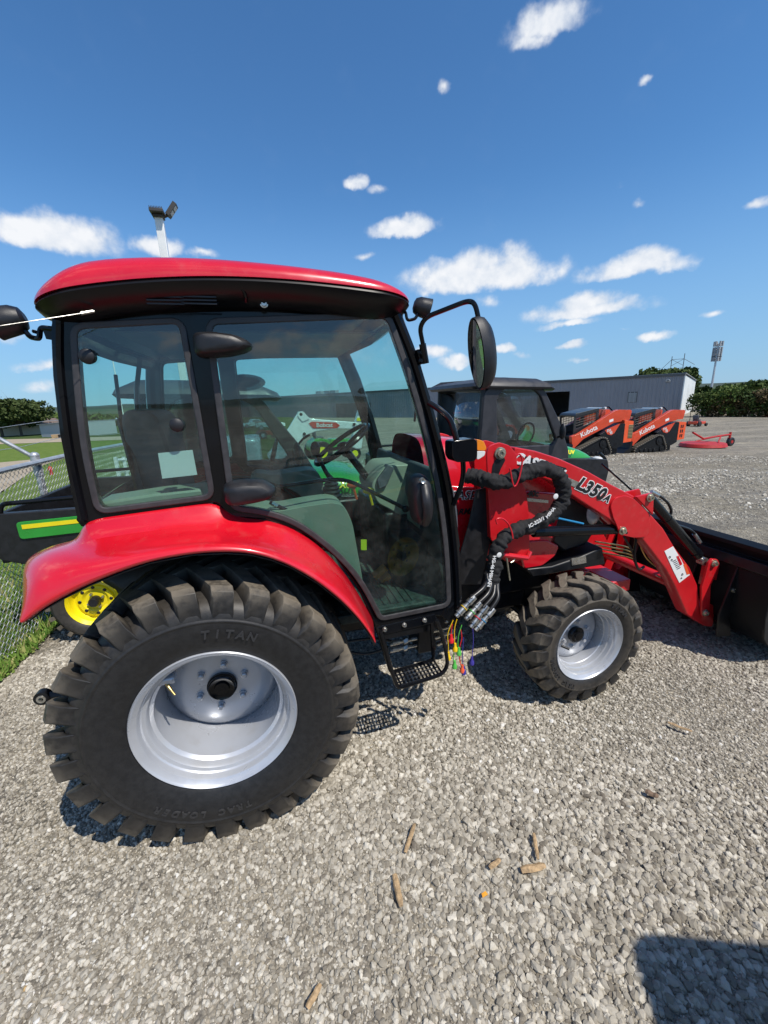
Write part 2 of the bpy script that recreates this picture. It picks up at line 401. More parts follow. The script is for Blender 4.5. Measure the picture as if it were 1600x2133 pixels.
def ground_mat():
    m = bpy.data.materials.new('crushed_limestone'); m.use_nodes = True; t = m.node_tree; b = t.nodes['Principled BSDF']; b.inputs['Roughness'].default_value = .95
    b.inputs['Specular IOR Level'].default_value = .15
    g = N(t, 'ShaderNodeTexCoord').outputs['Object']
    v = N(t, 'ShaderNodeTexVoronoi'); v.inputs['Scale'].default_value = 62; L(t, g, v.inputs['Vector'])
    v2 = N(t, 'ShaderNodeTexVoronoi'); v2.inputs['Scale'].default_value = 27; L(t, g, v2.inputs['Vector'])
    big = noise(t, g, .35, 5, .6); mid = noise(t, g, 2.2, 5, .6)
    sc = N(t, 'ShaderNodeSeparateColor'); L(t, v.outputs['Color'], sc.inputs[0])
    c = mixc(t, sc.outputs[0], (.27, .235, .18), (.60, .545, .44))
    c = mixc(t, mr(t, v.outputs['Distance'], .22, .6), c, (.11, .10, .08))  # shade in the gaps between stones, painted dark into the colour
    # dusty tracks and darker coarse patches
    st = noise(t, vm(t, 'MULTIPLY', g, (.05, .32, 1)), 1.6, 5, .6)
    c = mixc(t, mth(t, 'MULTIPLY', mr(t, st, .42, .62), .5), c, (.46, .41, .33))
    st2 = noise(t, vm(t, 'MULTIPLY', g, (.10, .9, 1)), 2.3, 7, .7); c = mixc(t, mth(t, 'MULTIPLY', mr(t, st2, .45, .66), .55), c, (.17, .16, .145))
    c = mixc(t, mth(t, 'MULTIPLY', mr(t, big, .35, .62), .35), c, (.25, .235, .215))
    c = mixc(t, mth(t, 'MULTIPLY', mr(t, mid, .4, .65), .18), c, (.42, .37, .27))
    gr = noise(t, g, 9, 6, .75); gr2 = noise(t, g, 2.6, 8, .8)
    c = mixc(t, .75, c, mixc(t, mr(t, gr, .32, .68), (.62, .62, .62), (1.25, 1.24, 1.2)), 'MULTIPLY'); c = mixc(t, .7, c, mixc(t, mr(t, gr2, .35, .65), (.62, .62, .63), (1.22, 1.2, 1.15)), 'MULTIPLY')
    L(t, c, b.inputs['Base Color'])
    bp = N(t, 'ShaderNodeBump'); bp.inputs['Strength'].default_value = .9; bp.inputs['Distance'].default_value = .02
    hh = mth(t, 'ADD', mth(t, 'MULTIPLY', v.outputs['Distance'], -.5), mth(t, 'MULTIPLY', v2.outputs['Distance'], -.8))
    L(t, hh, bp.inputs['Height']); L(t, bp.outputs[0], b.inputs['Normal']); return m
def field_mat(name, c1, c2, c3, s1=1.2, s2=40, bump=.6):
    m = bpy.data.materials.new(name); m.use_nodes = True; t = m.node_tree; b = t.nodes['Principled BSDF']; b.inputs['Roughness'].default_value = .95
    b.inputs['Specular IOR Level'].default_value = .1
    g = N(t, 'ShaderNodeTexCoord').outputs['Object']; a = noise(t, g, s1, 5, .6); d = noise(t, g, s2, 5, .7)
    c = mixc(t, mr(t, a, .35, .65), c1, c2); c = mixc(t, mr(t, d, .35, .7), c, c3); L(t, c, b.inputs['Base Color'])
    bp = N(t, 'ShaderNodeBump'); bp.inputs['Strength'].default_value = bump; bp.inputs['Distance'].default_value = .03
    L(t, d, bp.inputs['Height']); L(t, bp.outputs[0], b.inputs['Normal']); MATS[name] = m; return m
gm = ground_mat(); MATS['gravel'] = gm
lawn_m = field_mat('mown_grass', (.11, .17, .03), (.17, .22, .05), (.08, .13, .022), 1.5, 60)
far_m = field_mat('far_fields', (.05, .085, .022), (.085, .11, .035), (.04, .07, .02), .02, .4)
dirt_m = field_mat('pale_dirt_road', (.36, .30, .22), (.42, .36, .27), (.30, .25, .18), .8, 30, .3)
grid_sheet('gravel_lot', gm, 0.)

def scatter(name, pts, scl, rot, col, mt, shape, label, seed=0):
    """one 'stuff' object: small pieces instanced on given points"""
    me = bpy.data.meshes.new(name); me.from_pydata([tuple(p) for p in pts], [], [])
    n = len(pts)
    a = me.attributes.new('psc', 'FLOAT_VECTOR', 'POINT'); a.data.foreach_set('vector', np.asarray(scl, dtype=np.float32).reshape(-1))
    a = me.attributes.new('prt', 'FLOAT_VECTOR', 'POINT'); a.data.foreach_set('vector', np.asarray(rot, dtype=np.float32).reshape(-1))
    a = me.attributes.new('pcol', 'FLOAT', 'POINT'); a.data.foreach_set('value', np.asarray(col, dtype=np.float32))
    o = bpy.data.objects.new(name, me); COL.objects.link(o); me.materials.append(mt)
    g = bpy.data.node_groups.new(name+'_nodes', 'GeometryNodeTree')
    g.interface.new_socket('Geometry', in_out='INPUT', socket_type='NodeSocketGeometry'); g.interface.new_socket('Geometry', in_out='OUTPUT', socket_type='NodeSocketGeometry')
    gi = N(g, 'NodeGroupInput'); go = N(g, 'NodeGroupOutput')
    def at(nm, ty):
        x = N(g, 'GeometryNodeInputNamedAttribute', data_type=ty); x.inputs[0].default_value = nm; return x.outputs[0]
    ips = N(g, 'GeometryNodeInstanceOnPoints'); L(g, gi.outputs[0], ips.inputs['Points'])
    gti = N(g, 'GeometryNodeGeometryToInstance')
    for k in range(6 if shape == 'stone' else 3):
        if shape == 'stone':
            ic = N(g, 'GeometryNodeMeshIcoSphere'); ic.inputs['Radius'].default_value = .5; ic.inputs['Subdivisions'].default_value = 2
            ms = ic.outputs[0]; amp, ns = .40, 1.9
        else:
            cn = N(g, 'GeometryNodeMeshCone'); cn.inputs['Vertices'].default_value = 3; cn.inputs['Radius Top'].default_value = .0; cn.inputs['Radius Bottom'].default_value = .06; cn.inputs['Depth'].default_value = 1
            cn.inputs['Side Segments'].default_value = 3; ms = cn.outputs[0]; amp, ns = .6, 1.1
        sp = N(g, 'GeometryNodeSetPosition'); L(g, ms, sp.inputs['Geometry'])
        nz = N(g, 'ShaderNodeTexNoise', noise_dimensions='4D'); nz.inputs['Scale'].default_value = ns; nz.inputs['W'].default_value = k*5.3+seed; nz.inputs['Detail'].default_value = 1
        pos = N(g, 'GeometryNodeInputPosition'); L(g, pos.outputs[0], nz.inputs['Vector'])
        L(g, vm(g, 'MULTIPLY', vm(g, 'SUBTRACT', nz.outputs['Color'], (.5, .5, .5)), (amp*2,)*3 if shape == 'stone' else (amp, amp, 0)), sp.inputs['Offset'])
        sm = N(g, 'GeometryNodeSetMaterial'); sm.inputs['Material'].default_value = mt; L(g, sp.outputs[0], sm.inputs[0])
        L(g, sm.outputs[0], gti.inputs[0])
    L(g, gti.outputs[0], ips.inputs['Instance']); ips.inputs['Pick Instance'].default_value = True
    L(g, at('prt', 'FLOAT_VECTOR'), ips.inputs['Rotation']); L(g, at('psc', 'FLOAT_VECTOR'), ips.inputs['Scale'])
    L(g, ips.outputs[0], go.inputs[0])
    md = o.modifiers.new('pieces', 'NODES'); md.node_group = g
    return tag(o, label, kind='stuff')
def inst_mat(name, cols, rough=.9):
    m = bpy.data.materials.new(name); m.use_nodes = True; t = m.node_tree; b = t.nodes['Principled BSDF']; b.inputs['Roughness'].default_value = rough; b.inputs['Specular IOR Level'].default_value = .25
    a = N(t, 'ShaderNodeAttribute', attribute_name='pcol', attribute_type='INSTANCER')
    r = N(t, 'ShaderNodeValToRGB'); L(t, a.outputs['Fac'], r.inputs[0]); e = r.color_ramp.elements
    while len(e) < len(cols): e.new(.5)
    for i, (p, c) in enumerate(cols): e[i].position = p; e[i].color = (*c, 1)
    g = N(t, 'ShaderNodeTexCoord'); nn = noise(t, g.outputs['Object'], 3, 4, .6)
    L(t, mixc(t, mr(t, nn, .3, .7, 0, .35), r.outputs[0], (.30, .27, .22)) if 'stone' in name else r.outputs[0], b.inputs['Base Color']); return m
stone_m = inst_mat('limestone_stone', [(0, (.12, .10, .08)), (.25, (.255, .23, .185)), (.6, (.44, .405, .34)), (.9, (.64, .60, .515)), (.97, (.69, .68, .65)), (1, (.52, .34, .14))])
# stones lying in view, densest and largest near the camera
def ground_points(n, rmin, rmax, spread=1.15):
    r = rmin*(rmax/rmin)**rng.random(n) if False else np.sqrt(rng.random(n)*(rmax**2-rmin**2)+rmin**2)
    a = YAW+(rng.random(n)*2-1)*spread; x = CAM[0]+r*np.sin(a); y = CAM[1]+r*np.cos(a); return x, y
def fence_x(y): return -1.60+.035*(y-1.5)
def stones(n, r0, r1, smin, smax, name, label, seed):
    x, y = ground_points(n, r0, r1); k = x > fence_x(y)+.05+.1*rng.standard_normal(n); x = x[k]; y = y[k]
    if r0 > 3: b_ = np.sin(y*.9+x*.22+1.2*np.sin(x*.35))+.6*np.sin(y*2.3-x*.3+2*np.sin(x*.2)); k = rng.random(len(x)) < np.clip(.55+.55*b_, .08, 1); x = x[k]; y = y[k]
    m = len(x)
    z = H(x, y); s = smin+(smax-smin)*rng.random(m)**3.4
    # coarser stones gather in loose drifts
    dr = .5+.5*np.sin(x*2.1+1.3*np.sin(y*1.7))*np.cos(y*1.9+1.1*np.sin(x*1.3)); s = s*(.62+.75*dr); 
    sc = np.stack([s*(.8+.5*rng.random(m)), s*(.7+.4*rng.random(m)), s*(.55+.40*rng.random(m))], 1)
    rt = np.stack([(rng.random(m)-.5)*1.0, (rng.random(m)-.5)*1.0, rng.random(m)*6.28], 1)
    pts = np.stack([x, y, z+s*.12*rng.random(m)], 1)
    c = np.clip(rng.beta(2.2, 2.3, m)*(.80+.35*(.5+.5*np.sin(x*1.1+2*np.sin(y*.7))*np.sin(y*1.6+x*.5))), 0, 1); c[rng.random(m) < .985] *= .98
    return scatter(name, pts, sc, rt, c, stone_m, 'stone', label, seed)
stones(270000, .6, 3.6, .006, .025, 'gravel', 'loose grey crushed stone around the tractor wheels', 1)
stones(120000, 3.6, 9.0, .012, .034, 'far_gravel', 'loose grey crushed stone further across the lot', 3)
stones(110000, 9.0, 24.0, .022, .075, 'coarse_gravel', 'coarser crushed stone far across the lot', 5)

# ------------------------------------------------------------------ the red tractor
YC = .78; YS = .20; YF = 2*YC-YS           # centre line, near and far cab side
tr = empty('cab_tractor', (0.6, YC, 0)); tag(tr, 'red cab tractor with front loader filling the foreground on gravel', 'tractor')
def cylY(mb, x, y0, y1, z, r, n=20): return mb.cyl((x, y0, z), (x, y1, z), r, n)
def bolt(parent, x, y, z, r=.016, d=.014, m=bolt_m, name='pin'):
    mb = MB(); mb.lathe([(0, 0), (0, r*1.45), (-d*.35, r*1.5), (-d*.4, r), (-d, r*.95), (-d, r*.5), (-d*.7, r*.45), (-d*.7, 0)], (x, y, z), 14); return mb.build(name, m, parent, angle=40)

def tyre_mesh(R, prof, rb, lugs, nl, seg=120):
    """prof: (y, r, wear) carcass from outer bead to inner bead; lugs: stations (y, dtheta, halfwidth_bottom, halfwidth_top, r_top)"""
    mb = MB(); mb.lathe([(y, r) for y, r, w in prof], (0, 0, 0), seg, w=[w for y, r, w in prof])
    ys = [p[0] for p in prof]; Wd = prof[-1][0]
    for side in (0, 1):
        for i in range(nl):
            th0 = 2*PI*(i+(.5 if side else 0))/nl+rng.normal()*.003; sec = []; ws = []
            for (y, dt, hb, ht, r, rb_) in lugs:
                yy = y if side == 0 else Wd-y
                for (rad, hw) in ((rb_, hb), (r, ht)):
                    for sgn in (-1, 1):
                        th = th0+dt+sgn*hw/R
                        sec.append((rad*math.cos(th), yy, rad*math.sin(th))); ws.append((.0, .08, .28, .95, 1., 1., 1., 1., 1.)[len(sec)//4 if len(sec)//4 < 9 else 8] if rad == r else .0)
            fs = []; m = len(lugs)
            for j in range(m-1):
                a = 4*j; b = 4*j+4
                fs += [(a+2, a+3, b+3, b+2), (a, a+2, b+2, b), (a+3, a+1, b+1, b+3)]
            fs += [(0, 1, 3, 2), (4*m-4, 4*m-2, 4*m-1, 4*m-3)]
            mb.add(sec, fs, ws)
    return mb
def wheel(name, loc, R, tp, rb, lugs, nl, rimp, disc, label, words, rt, ts):
    w = empty(name, loc, tr)
    x0, y0, z0 = loc
    mb = tyre_mesh(R, tp, rb, lugs, nl)
    me = mb.mesh('tyre'); bm = bmesh.new(); bm.from_mesh(me); bmesh.ops.recalc_face_normals(bm, faces=bm.faces); bm.to_mesh(me); bm.free()
    o = obj('tyre', me, tyre_m, w, 0, 28, loc=loc); o.modifiers.new('edge', 'BEVEL').width = .006; o.modifiers['edge'].limit_method = 'ANGLE'; o.modifiers['edge'].angle_limit = math.radians(35)
    mb = MB(); mb.lathe(rimp, (0, 0, 0), 96); o = mb.build('rim', rim_m, w, angle=24, loc=loc)
    mb = MB(); mb.lathe(disc, (0, 0, 0), 72); mb.build('wheel_disc', rim_m, w, angle=50, loc=loc)
    # raised letters and mould rings on the sidewall
    bmw = bmesh.new()
    for (s, ac, size, rr_) in words:
        adv = size*.92/rr_; 
        for i, ch in enumerate(s):
            if ch == ' ': continue
            th = math.radians(ac)-(i-(len(s)-1)/2)*adv
            me = text_mesh(ch, size, .0045, .0014, .12)
            me.transform(basis((rr_*math.cos(th), ts, rr_*math.sin(th)), (math.sin(th), 0, -math.cos(th)), (math.cos(th), 0, math.sin(th))))
            bmw.from_mesh(me); bpy.data.meshes.remove(me)
    me = bpy.data.meshes.new('lettering'); bmw.to_mesh(me); bmw.free(); obj('lettering', me, mat('tyre_letter', (.034, .034, .036), .42), w, 0, 20, loc=loc)
    return w
RW = (0, 0, .528); RT = .545
tp = [(.012, .282, 0), (.0, .29, 0), (-.012, .31, 0), (-.024, .34, .0), (-.030, .37, 0), (-.032, .40, .05), (-.031, .418, .05), (-.0335, .421, .1), (-.0335, .427, .1), (-.030, .43, .1), (-.026, .452, .25),
      (-.012, .476, .4), (.012, .490, .4), (.05, .497, .35), (.12, .503, .3), (.19, .505, .3), (.26, .503, .3), (.33, .497, .35), (.365, .488, .4), (.392, .474, .4), (.408, .45, .2), (.412, .41, 0), (.405, .35, 0), (.385, .30, 0), (.37, .282, 0)]
lg = [(-.026, -.02, .022, .017, .446, .43), (-.030, -.012, .042, .034, .492, .44), (-.020, .0, .044, .037, .530, .47), (.002, .012, .046, .036, .543, .485), (.06, .07, .046, .036, .545, .49), (.13, .15, .042, .032, .549, .495), (.20, .235, .034, .026, .550, .497), (.215, .255, .030, .024, .549, .497)]
tp = [(y, r-.004*(.474 < r), w*.5) for y, r, w in tp]
rimp = [(.010, .272), (.004, .279), (-.006, .286), (-.010, .290), (-.006, .293), (.004, .293), (.004, .288), (-.004, .285), (.004, .277), (.010, .268), (.016, .266), (.034, .263), (.040, .259), (.044, .247), (.052, .243), (.074, .241), (.080, .236), (.086, .230), (.14, .228), (.25, .226), (.33, .235), (.38, .25), (.39, .262)]
disc = [(.262, .227), (.258, .222), (.248, .212), (.232, .19), (.222, .15), (.219, .11), (.219, .08), (.219, .0)]
rw = wheel('rear_wheel', RW, RT, tp, .505, lg, 27, rimp, disc, '', [('TITAN', 76, .042, .376), ('TRAC LOADER', 256, .036, .385)], -.0325, -.031)
mb = MB(); mb.lathe([(.222, .058), (.205, .060), (.200, .056), (.190, .055), (.186, .050), (.190, .040), (.192, .030), (.186, .028), (.184, .0)], RW, 40); mb.build('hub_cap', blk, rw, angle=30)
for k in range(6):
    th = math.radians(80+60*k); x, z = .098*math.cos(th), .098*math.sin(th)
    mb = MB(); mb.lathe([(.219, .016), (.213, .016), (.213, .0115), (.197, .0115), (.195, .008), (.195, 0)], (RW[0]+x, 0, RW[2]+z), 6 if 0 else 12); mb.build('lug_nut', rim_m, rw, angle=30)
mb = MB(); mb.cyl((-.17, .075, RW[2]+.165), (-.145, .05, RW[2]+.135), .006); mb.cyl((-.145, .05, RW[2]+.135), (-.132, .04, RW[2]+.118), .004); mb.build('valve_stem', brass, rw)
mb = MB(); mb.box(-.20, -.13, .06, .11, RW[2]+.15, RW[2]+.178); o = mb.build('valve_guard', rim_m, rw, bevel=.008)

FW = (1.846, .20, .343)
tpf = [(.012, .200, 0), (.0, .208, .1), (-.012, .224, .1), (-.018, .245, .2), (-.019, .262, .3), (-.021, .266, .5), (-.021, .270, .5), (-.016, .274, .6), (-.010, .298, .1), (.008, .319, .3), (.05, .325, .5), (.105, .328, .4), (.16, .325, .5), (.2, .319, .5), (.219, .298, .5), (.227, .27, .3), (.226, .24, 0), (.21, .21, 0), (.198, .200, 0)]
lf = [(-.019, -.01, .018, .014, .288, .272), (-.022, -.01, .037, .032, .315, .285), (-.012, -.005, .038, .034, .338, .30), (.010, .01, .037, .032, .3495, .308), (.035, .05, .033, .028, .352, .31), (.058, .115, .030, .025, .3525, .311), (.080, .16, .030, .025, .353, .313), (.105, .20, .028, .023, .3535, .314), (.118, .235, .017, .013, .353, .314)]
rimf = [(.010, .194), (.004, .200), (-.006, .206), (-.009, .209), (-.005, .212), (.003, .211), (.003, .207), (-.003, .205), (.003, .198), (.009, .190), (.022, .186), (.026, .178), (.045, .174), (.049, .168), (.075, .164), (.079, .160), (.15, .158), (.19, .17), (.20, .19)]
dcf = [(.138, .159), (.130, .150), (.122, .13), (.118, .08), (.118, 0)]
fw = wheel('front_wheel', FW, .351, tpf, .32, lf, 20, rimf, dcf, '', [('TITAN', 52, .030, .244), ('TRAC LOADER', 217, .028, .246)], -.0185, -.018)
mb = MB(); mb.lathe([(.12, .046), (.098, .047), (.092, .042), (.088, .028), (.080, .026), (.078, .018), (.078, 0)], FW, 36); mb.build('hub_cap', blk, fw, angle=30)
for k in range(6):
    th = math.radians(20+60*k); mb = MB(); mb.lathe([(.119, .013), (.114, .013), (.114, .010), (.100, .010), (.099, 0)], (FW[0]+.078*math.cos(th), FW[1], FW[2]+.078*math.sin(th)), 6); mb.build('lug_nut', rim_m, fw, angle=30)
mb = MB(); mb.cyl((FW[0]-.135, .255, .33), (FW[0]-.10, .235, .315), .007); mb.build('valve_stem', blk_p, fw)
tp_ = list(tr.children)
# far wheels
for w, c in ((rw, RW), (fw, FW)):
    c2 = copy_tree(w, tr)
    # turn the copy about the tractor's centre line
    T = Matrix.Translation((c[0], YC, 0)) @ Matrix.Rotation(PI, 4, 'Z') @ Matrix.Translation((-c[0], -YC, 0))
    c2.matrix_basis = tr.matrix_basis @ c2.matrix_parent_inverse.inverted() @ Matrix.Identity(4) if False else c2.matrix_basis
    w0 = abs_mat(w); c2.matrix_basis = (abs_mat(tr) @ c2.matrix_parent_inverse).inverted() @ T @ w0

# ---- cab frame
def C2(px, y=YS): return PL(px, y)
cab_out = C2([(118, 676), (117, 660), (128, 650), (420, 640), (818, 638), (832, 652), (868, 745), (908, 880), (936, 1000), (950, 1110), (957, 1200), (958, 1288), (930, 1296), (918, 1282), (795, 1308), (780, 1300), (745, 1225), (700, 1163), (640, 1115), (560, 1083), (485, 1078), (468, 1068), (452, 1046), (178, 1090), (158, 1010), (140, 905), (126, 785)])
win_r = rnd(C2([(158, 683), (376, 671), (440, 1032), (208, 1062), (180, 940), (165, 800)]), [.03, .03, .03, .03, .2, .2])
door_h = rnd(C2([(438, 674), (806, 660), (850, 783), (886, 905), (914, 1040), (928, 1150), (932, 1257), (794, 1285), (755, 1208), (700, 1145), (625, 1088), (560, 1064), (488, 1055)]), [.03, .035, .3, .3, .3, .3, .03, .02, .2, .2, .2, .1, .03])
plate('cab_side_frame', rnd(cab_out, .02), [win_r, door_h], YS, YS+.045, blk, tr, .006)
mirr = lambda pts: pts
plate('cab_side_frame', rnd(cab_out, .02), [win_r, door_h], YF-.045, YF, blk, tr, .006)
# rubber gaskets and panes
def offs(pts, d):
    n = len(pts); out = []
    A = sum(pts[i][0]*pts[(i+1) % n][1]-pts[(i+1) % n][0]*pts[i][1] for i in range(n)); sg = 1 if A > 0 else -1
    for i in range(n):
        a = Vector(pts[i-1][:2]); b = Vector(pts[i][:2]); c = Vector(pts[(i+1) % n][:2])
        t = (c-a)
        if t.length < 1e-9: out.append(tuple(b)); continue
        t.normalize(); nn = Vector((t.y, -t.x))*sg; out.append(tuple(b+nn*d))
    return out
for yy, s in ((YS, -1), (YF, 1)):
    for nm, hole in (('rear_side_window', win_r), ('cab_door', door_h)):
        f = plate(nm, offs(hole, .017 if nm[0] == 'c' else .015), [offs(hole, -.006)], min(yy, yy+s*.010), max(yy, yy+s*.010), gasket, tr, .004)
        plate('pane', offs(hole, .004), [], yy+s*.002 if s > 0 else yy-.006, yy+.006 if s > 0 else yy-.002, g_cab, f, .0005)
        if s < 0 and nm == 'cab_door': door = f
        if s < 0 and nm != 'cab_door': rwin = f
# front and rear cab walls (posts, windscreen, rear window)
a_top = P(826, 655, YS); a_bot = P(955, 1205, YS); c_top = P(122, 690, YS); c_bot = P(176, 1085, YS)
aline = [P(826, 655, YS+.02), P(866, 760, YS+.02), P(905, 895, YS+.02), P(934, 1020, YS+.02), P(950, 1140, YS+.02)]
cline = [P(122, 690, YS+.02), P(126, 785, YS+.02), P(140, 905, YS+.02), P(160, 1010, YS+.02), P(176, 1085, YS+.02)]
for nm, line in (('windscreen', aline), ('rear_window', cline)):
    mb = MB(); vs = []
    sgn = 1 if nm == 'windscreen' else -1
    for p in line:
        for k in range(9):
            t = k/8; y = YS+.06+(YF-YS-.12)*t; vs.append((p.x+sgn*.05*math.sin(PI*t), y, p.z))
    mb.add(vs, [(i*9+k, i*9+k+1, (i+1)*9+k+1, (i+1)*9+k) for i in range(4) for k in range(8)]); mb.build(nm, g_cab, tr, sub=1)
mb = MB()
top = [(a_top.x, a_top.z)]
for line, dx in ((aline, -.02), (cline, .02)):
    for yy in (YS+.03, YF-.03): mb.tube([(p.x+dx*.3, yy, p.z) for p in line], .03, 8)
mb.tube([(a_top.x, YS+.03, a_top.z), (a_top.x+.04, YC, a_top.z), (a_top.x, YF-.03, a_top.z)], .035, 8)
mb.tube([(c_top.x, YS+.03, c_top.z), (c_top.x-.03, YC, c_top.z), (c_top.x, YF-.03, c_top.z)], .035, 8)
mb.tube([(c_bot.x, YS+.03, c_bot.z), (c_bot.x-.03, YC, c_bot.z), (c_bot.x, YF-.03, c_bot.z)], .035, 8)
mb.build('cab_post_frame', blk, tr)
# A pillar ridge in front of the door
mb = MB(); mb.tube(spline([P(822, 648, YS+.0), P(862, 748, YS), (P(902, 885, YS)), P(932, 1010, YS), P(947, 1125, YS), P(953, 1215, YS), P(955, 1288, YS)], 5), .019, 8); mb.build('front_pillar', blk, tr)
mb = MB(); mb.tube(spline([P(121, 668, YS), P(122, 760, YS), P(132, 855, YS), P(146, 950, YS), P(174, 1082, YS)], 5), .016, 8); mb.build('rear_pillar', blk, tr)
# ---- roof
def roof_ring(inset, zf, n=72):
    x0, x1, y0, y1 = -.352, .858, .085, 2*YC-.085; out = []
    x0 += inset; x1 -= inset; y0 += inset; y1 -= inset; r = max(.03, .17-inset*.6)
    for (cx, cy, t0) in ((x1-r, y1-r, 0), (x0+r, y1-r, 1), (x0+r, y0+r, 2), (x1-r, y0+r, 3)):
        for k in range(13):
            th = (t0+k/12)*PI/2; c, sn = math.cos(th), math.sin(th); e = .85
            out.append((cx+r*abs(c)**e*(1 if c > 1e-9 else -1 if c < -1e-9 else 0), cy+r*abs(sn)**e*(1 if sn > 1e-9 else -1 if sn < -1e-9 else 0)))
        nx = {0: (x0+r, y1), 1: (x0, y0+r), 2: (x1-r, y0), 3: (x1, y1-r)}[t0]; p = out[-1]
        for k in range(1, 18): out.append((p[0]+(nx[0]-p[0])*k/18, p[1]+(nx[1]-p[1])*k/18))
    return [(x, y, zf(x)) for x, y in out]
lowpx = [(65, 612), (150, 592), (270, 582), (480, 576), (640, 584), (760, 597), (850, 612)]
toppx = [(68, 590), (110, 558), (150, 545), (262, 533), (430, 536), (600, 552), (740, 571), (848, 600)]
lowz = [(float(q[0]), float(q[2])) for q in (onY(a, b, .085) for a, b in lowpx)]
topz = [(float(q[0]), float(q[2])) for q in (onY(a, b, .15) for a, b in toppx)]
_pl = np.polyfit([p[0] for p in lowz], [p[1] for p in lowz], 3)
zl = lambda x: float(np.polyval(_pl, x))
_tx = np.linspace(topz[0][0], topz[-1][0], 60); _ty = np.interp(_tx, [p[0] for p in topz], [p[1] for p in topz]); _ty = np.convolve(np.pad(_ty, 5, 'reflect', reflect_type='odd'), np.ones(11)/11, 'valid')
zt = lambda x: float(np.interp(x, _tx, _ty))
rings = [roof_ring(.018, zl)]
for k in range(0, 9):
    t = k/8*PI/2; rings.append(roof_ring(.085*(1-math.cos(t)), lambda x: zl(x)+(zt(x)-zl(x))*math.sin(t)))
rings += [roof_ring(.16, lambda x: zt(x)+.004), roof_ring(.32, lambda x: zt(x)+.008), roof_ring(.5, lambda x: zt(x)+.010)]
mb = MB(); n = len(rings[0]); vs = [p for r in rings for p in r]
mb.add(vs, [(j*n+k, j*n+(k+1) % n, (j+1)*n+(k+1) % n, (j+1)*n+k) for j in range(len(rings)-1) for k in range(n)]+[tuple((len(rings)-1)*n+k for k in range(n))])
mb.build('roof', red, tr, angle=60)
rings = [roof_ring(.10, lambda x: zl(x)+.01), roof_ring(.006, lambda x: zl(x)-.001), roof_ring(.0, lambda x: zl(x)-.012), roof_ring(.015, lambda x: zl(x)-.035), roof_ring(.05, lambda x: zl(x)-.058), roof_ring(.095, lambda x: zl(x)-.075), roof_ring(.12, lambda x: 1.945+.04*(x+.3)/1.1), roof_ring(.16, lambda x: 1.925+.04*(x+.3)/1.1)]
mb = MB(); n = len(rings[0]); vs = [p for r in rings for p in r]
mb.add(vs, [(j*n+k, j*n+(k+1) % n, (j+1)*n+(k+1) % n, (j+1)*n+k) for j in range(len(rings)-1) for k in range(n)]+[tuple((len(rings)-1)*n+k for k in range(n))]+[tuple(range(n))])
under = mb.build('roof_lining', mat('roof_lining_plastic', (.006, .006, .007), .3, spec=.3), tr, angle=50)
for k in range(2):
    q = P(345+70*k, 618, .12); mb = MB()
    for j in range(5): mb.box(q.x-.055, q.x+.05, .118, .124, q.z-.022+.010*j, q.z-.018+.010*j)
    mb.build('air_intake_grille', blk_p, tr)
bolt(tr, *P(550, 633, .155), r=.009, m=steel, name='roof_bolt')
mb = MB(); mb.tube(rnd([tuple(P(250, 600, .105)), tuple(P(440, 592, .10)), tuple(P(500, 596, .10)), tuple(P(512, 612, .11)), tuple(P(512, 628, .13))], .03, closed=False), .006, 6); mb.build('roof_rib', blk, tr)

# ---- fender
st = [  # lip C, shoulder B, base M, top A (pixels at their own distance from the centre line)
 ((40, 1300), (46, 1288), (50, 1256), (60, 1230), .16, .34),
 ((60, 1285), (47, 1246), (46, 1208), (54, 1198), .16, .34),
 ((88, 1264), (52, 1212), (44, 1178), (52, 1168), .16, .34),
 ((125, 1243), (90, 1186), (66, 1158), (72, 1152), .17, .34),
 ((180, 1215), (144, 1166), (112, 1138), (116, 1134), .18, .3),
 ((228, 1196), (200, 1160), (160, 1136), (164, 1128), .18, .24),
 ((262, 1183), (240, 1150), (182, 1126), (166, 1086), .18, .19),
 ((310, 1167), (295, 1141), (236, 1120), (228, 1077), .18, .19),
 ((400, 1150), (392, 1126), (330, 1106), (318, 1064), .18, .19),
 ((470, 1147), (464, 1123), (410, 1096), (398, 1053), .18, .19),
 ((520, 1150), (516, 1128), (466, 1090), (454, 1046), .18, .19),
 ((565, 1161), (562, 1138), (508, 1092), (482, 1080), .175, .19),
 ((610, 1179), (607, 1154), (566, 1098), (548, 1082), .17, .19),
 ((665, 1212), (660, 1180), (628, 1120), (612, 1100), .165, .19),
 ((712, 1250), (705, 1215), (684, 1160), (672, 1142), .165, .19),
 ((750, 1290), (742, 1254), (728, 1210), (718, 1192), .165, .19),
 ((776, 1326), (768, 1296), (760, 1262), (750, 1242), .165, .19),
 ((783, 1342), (782, 1326), (781, 1306), (780, 1296), .165, .19)]
vs = []
for C_, B_, M_, A_, ym, ya in st:
    c = P(*C_, -.035); b = P(*B_, .035); m_ = P(*M_, ym-.02); a = P(*A_, ya)
    vs += [c+Vector((0, .02, -.012)), c, c.lerp(b, .5)+Vector((0, -.012, .012)), b, m_, a, a+Vector((0, .02, 0))]
mb = MB(); n = 7; mb.add(vs, [(i*n+k, i*n+k+1, (i+1)*n+k+1, (i+1)*n+k) for i in range(len(st)-1) for k in range(n-1)])
fe = mb.build('fender', red, tr, sub=2, solid=.006)
c2 = fe.copy(); COL.objects.link(c2); c2.parent = tr; c2.matrix_parent_inverse = fe.matrix_parent_inverse
T = Matrix.Translation((0, 2*YC, 0)) @ Matrix.Diagonal((1, -1, 1, 1)); c2.matrix_basis = (abs_mat(tr) @ c2.matrix_parent_inverse).inverted() @ T
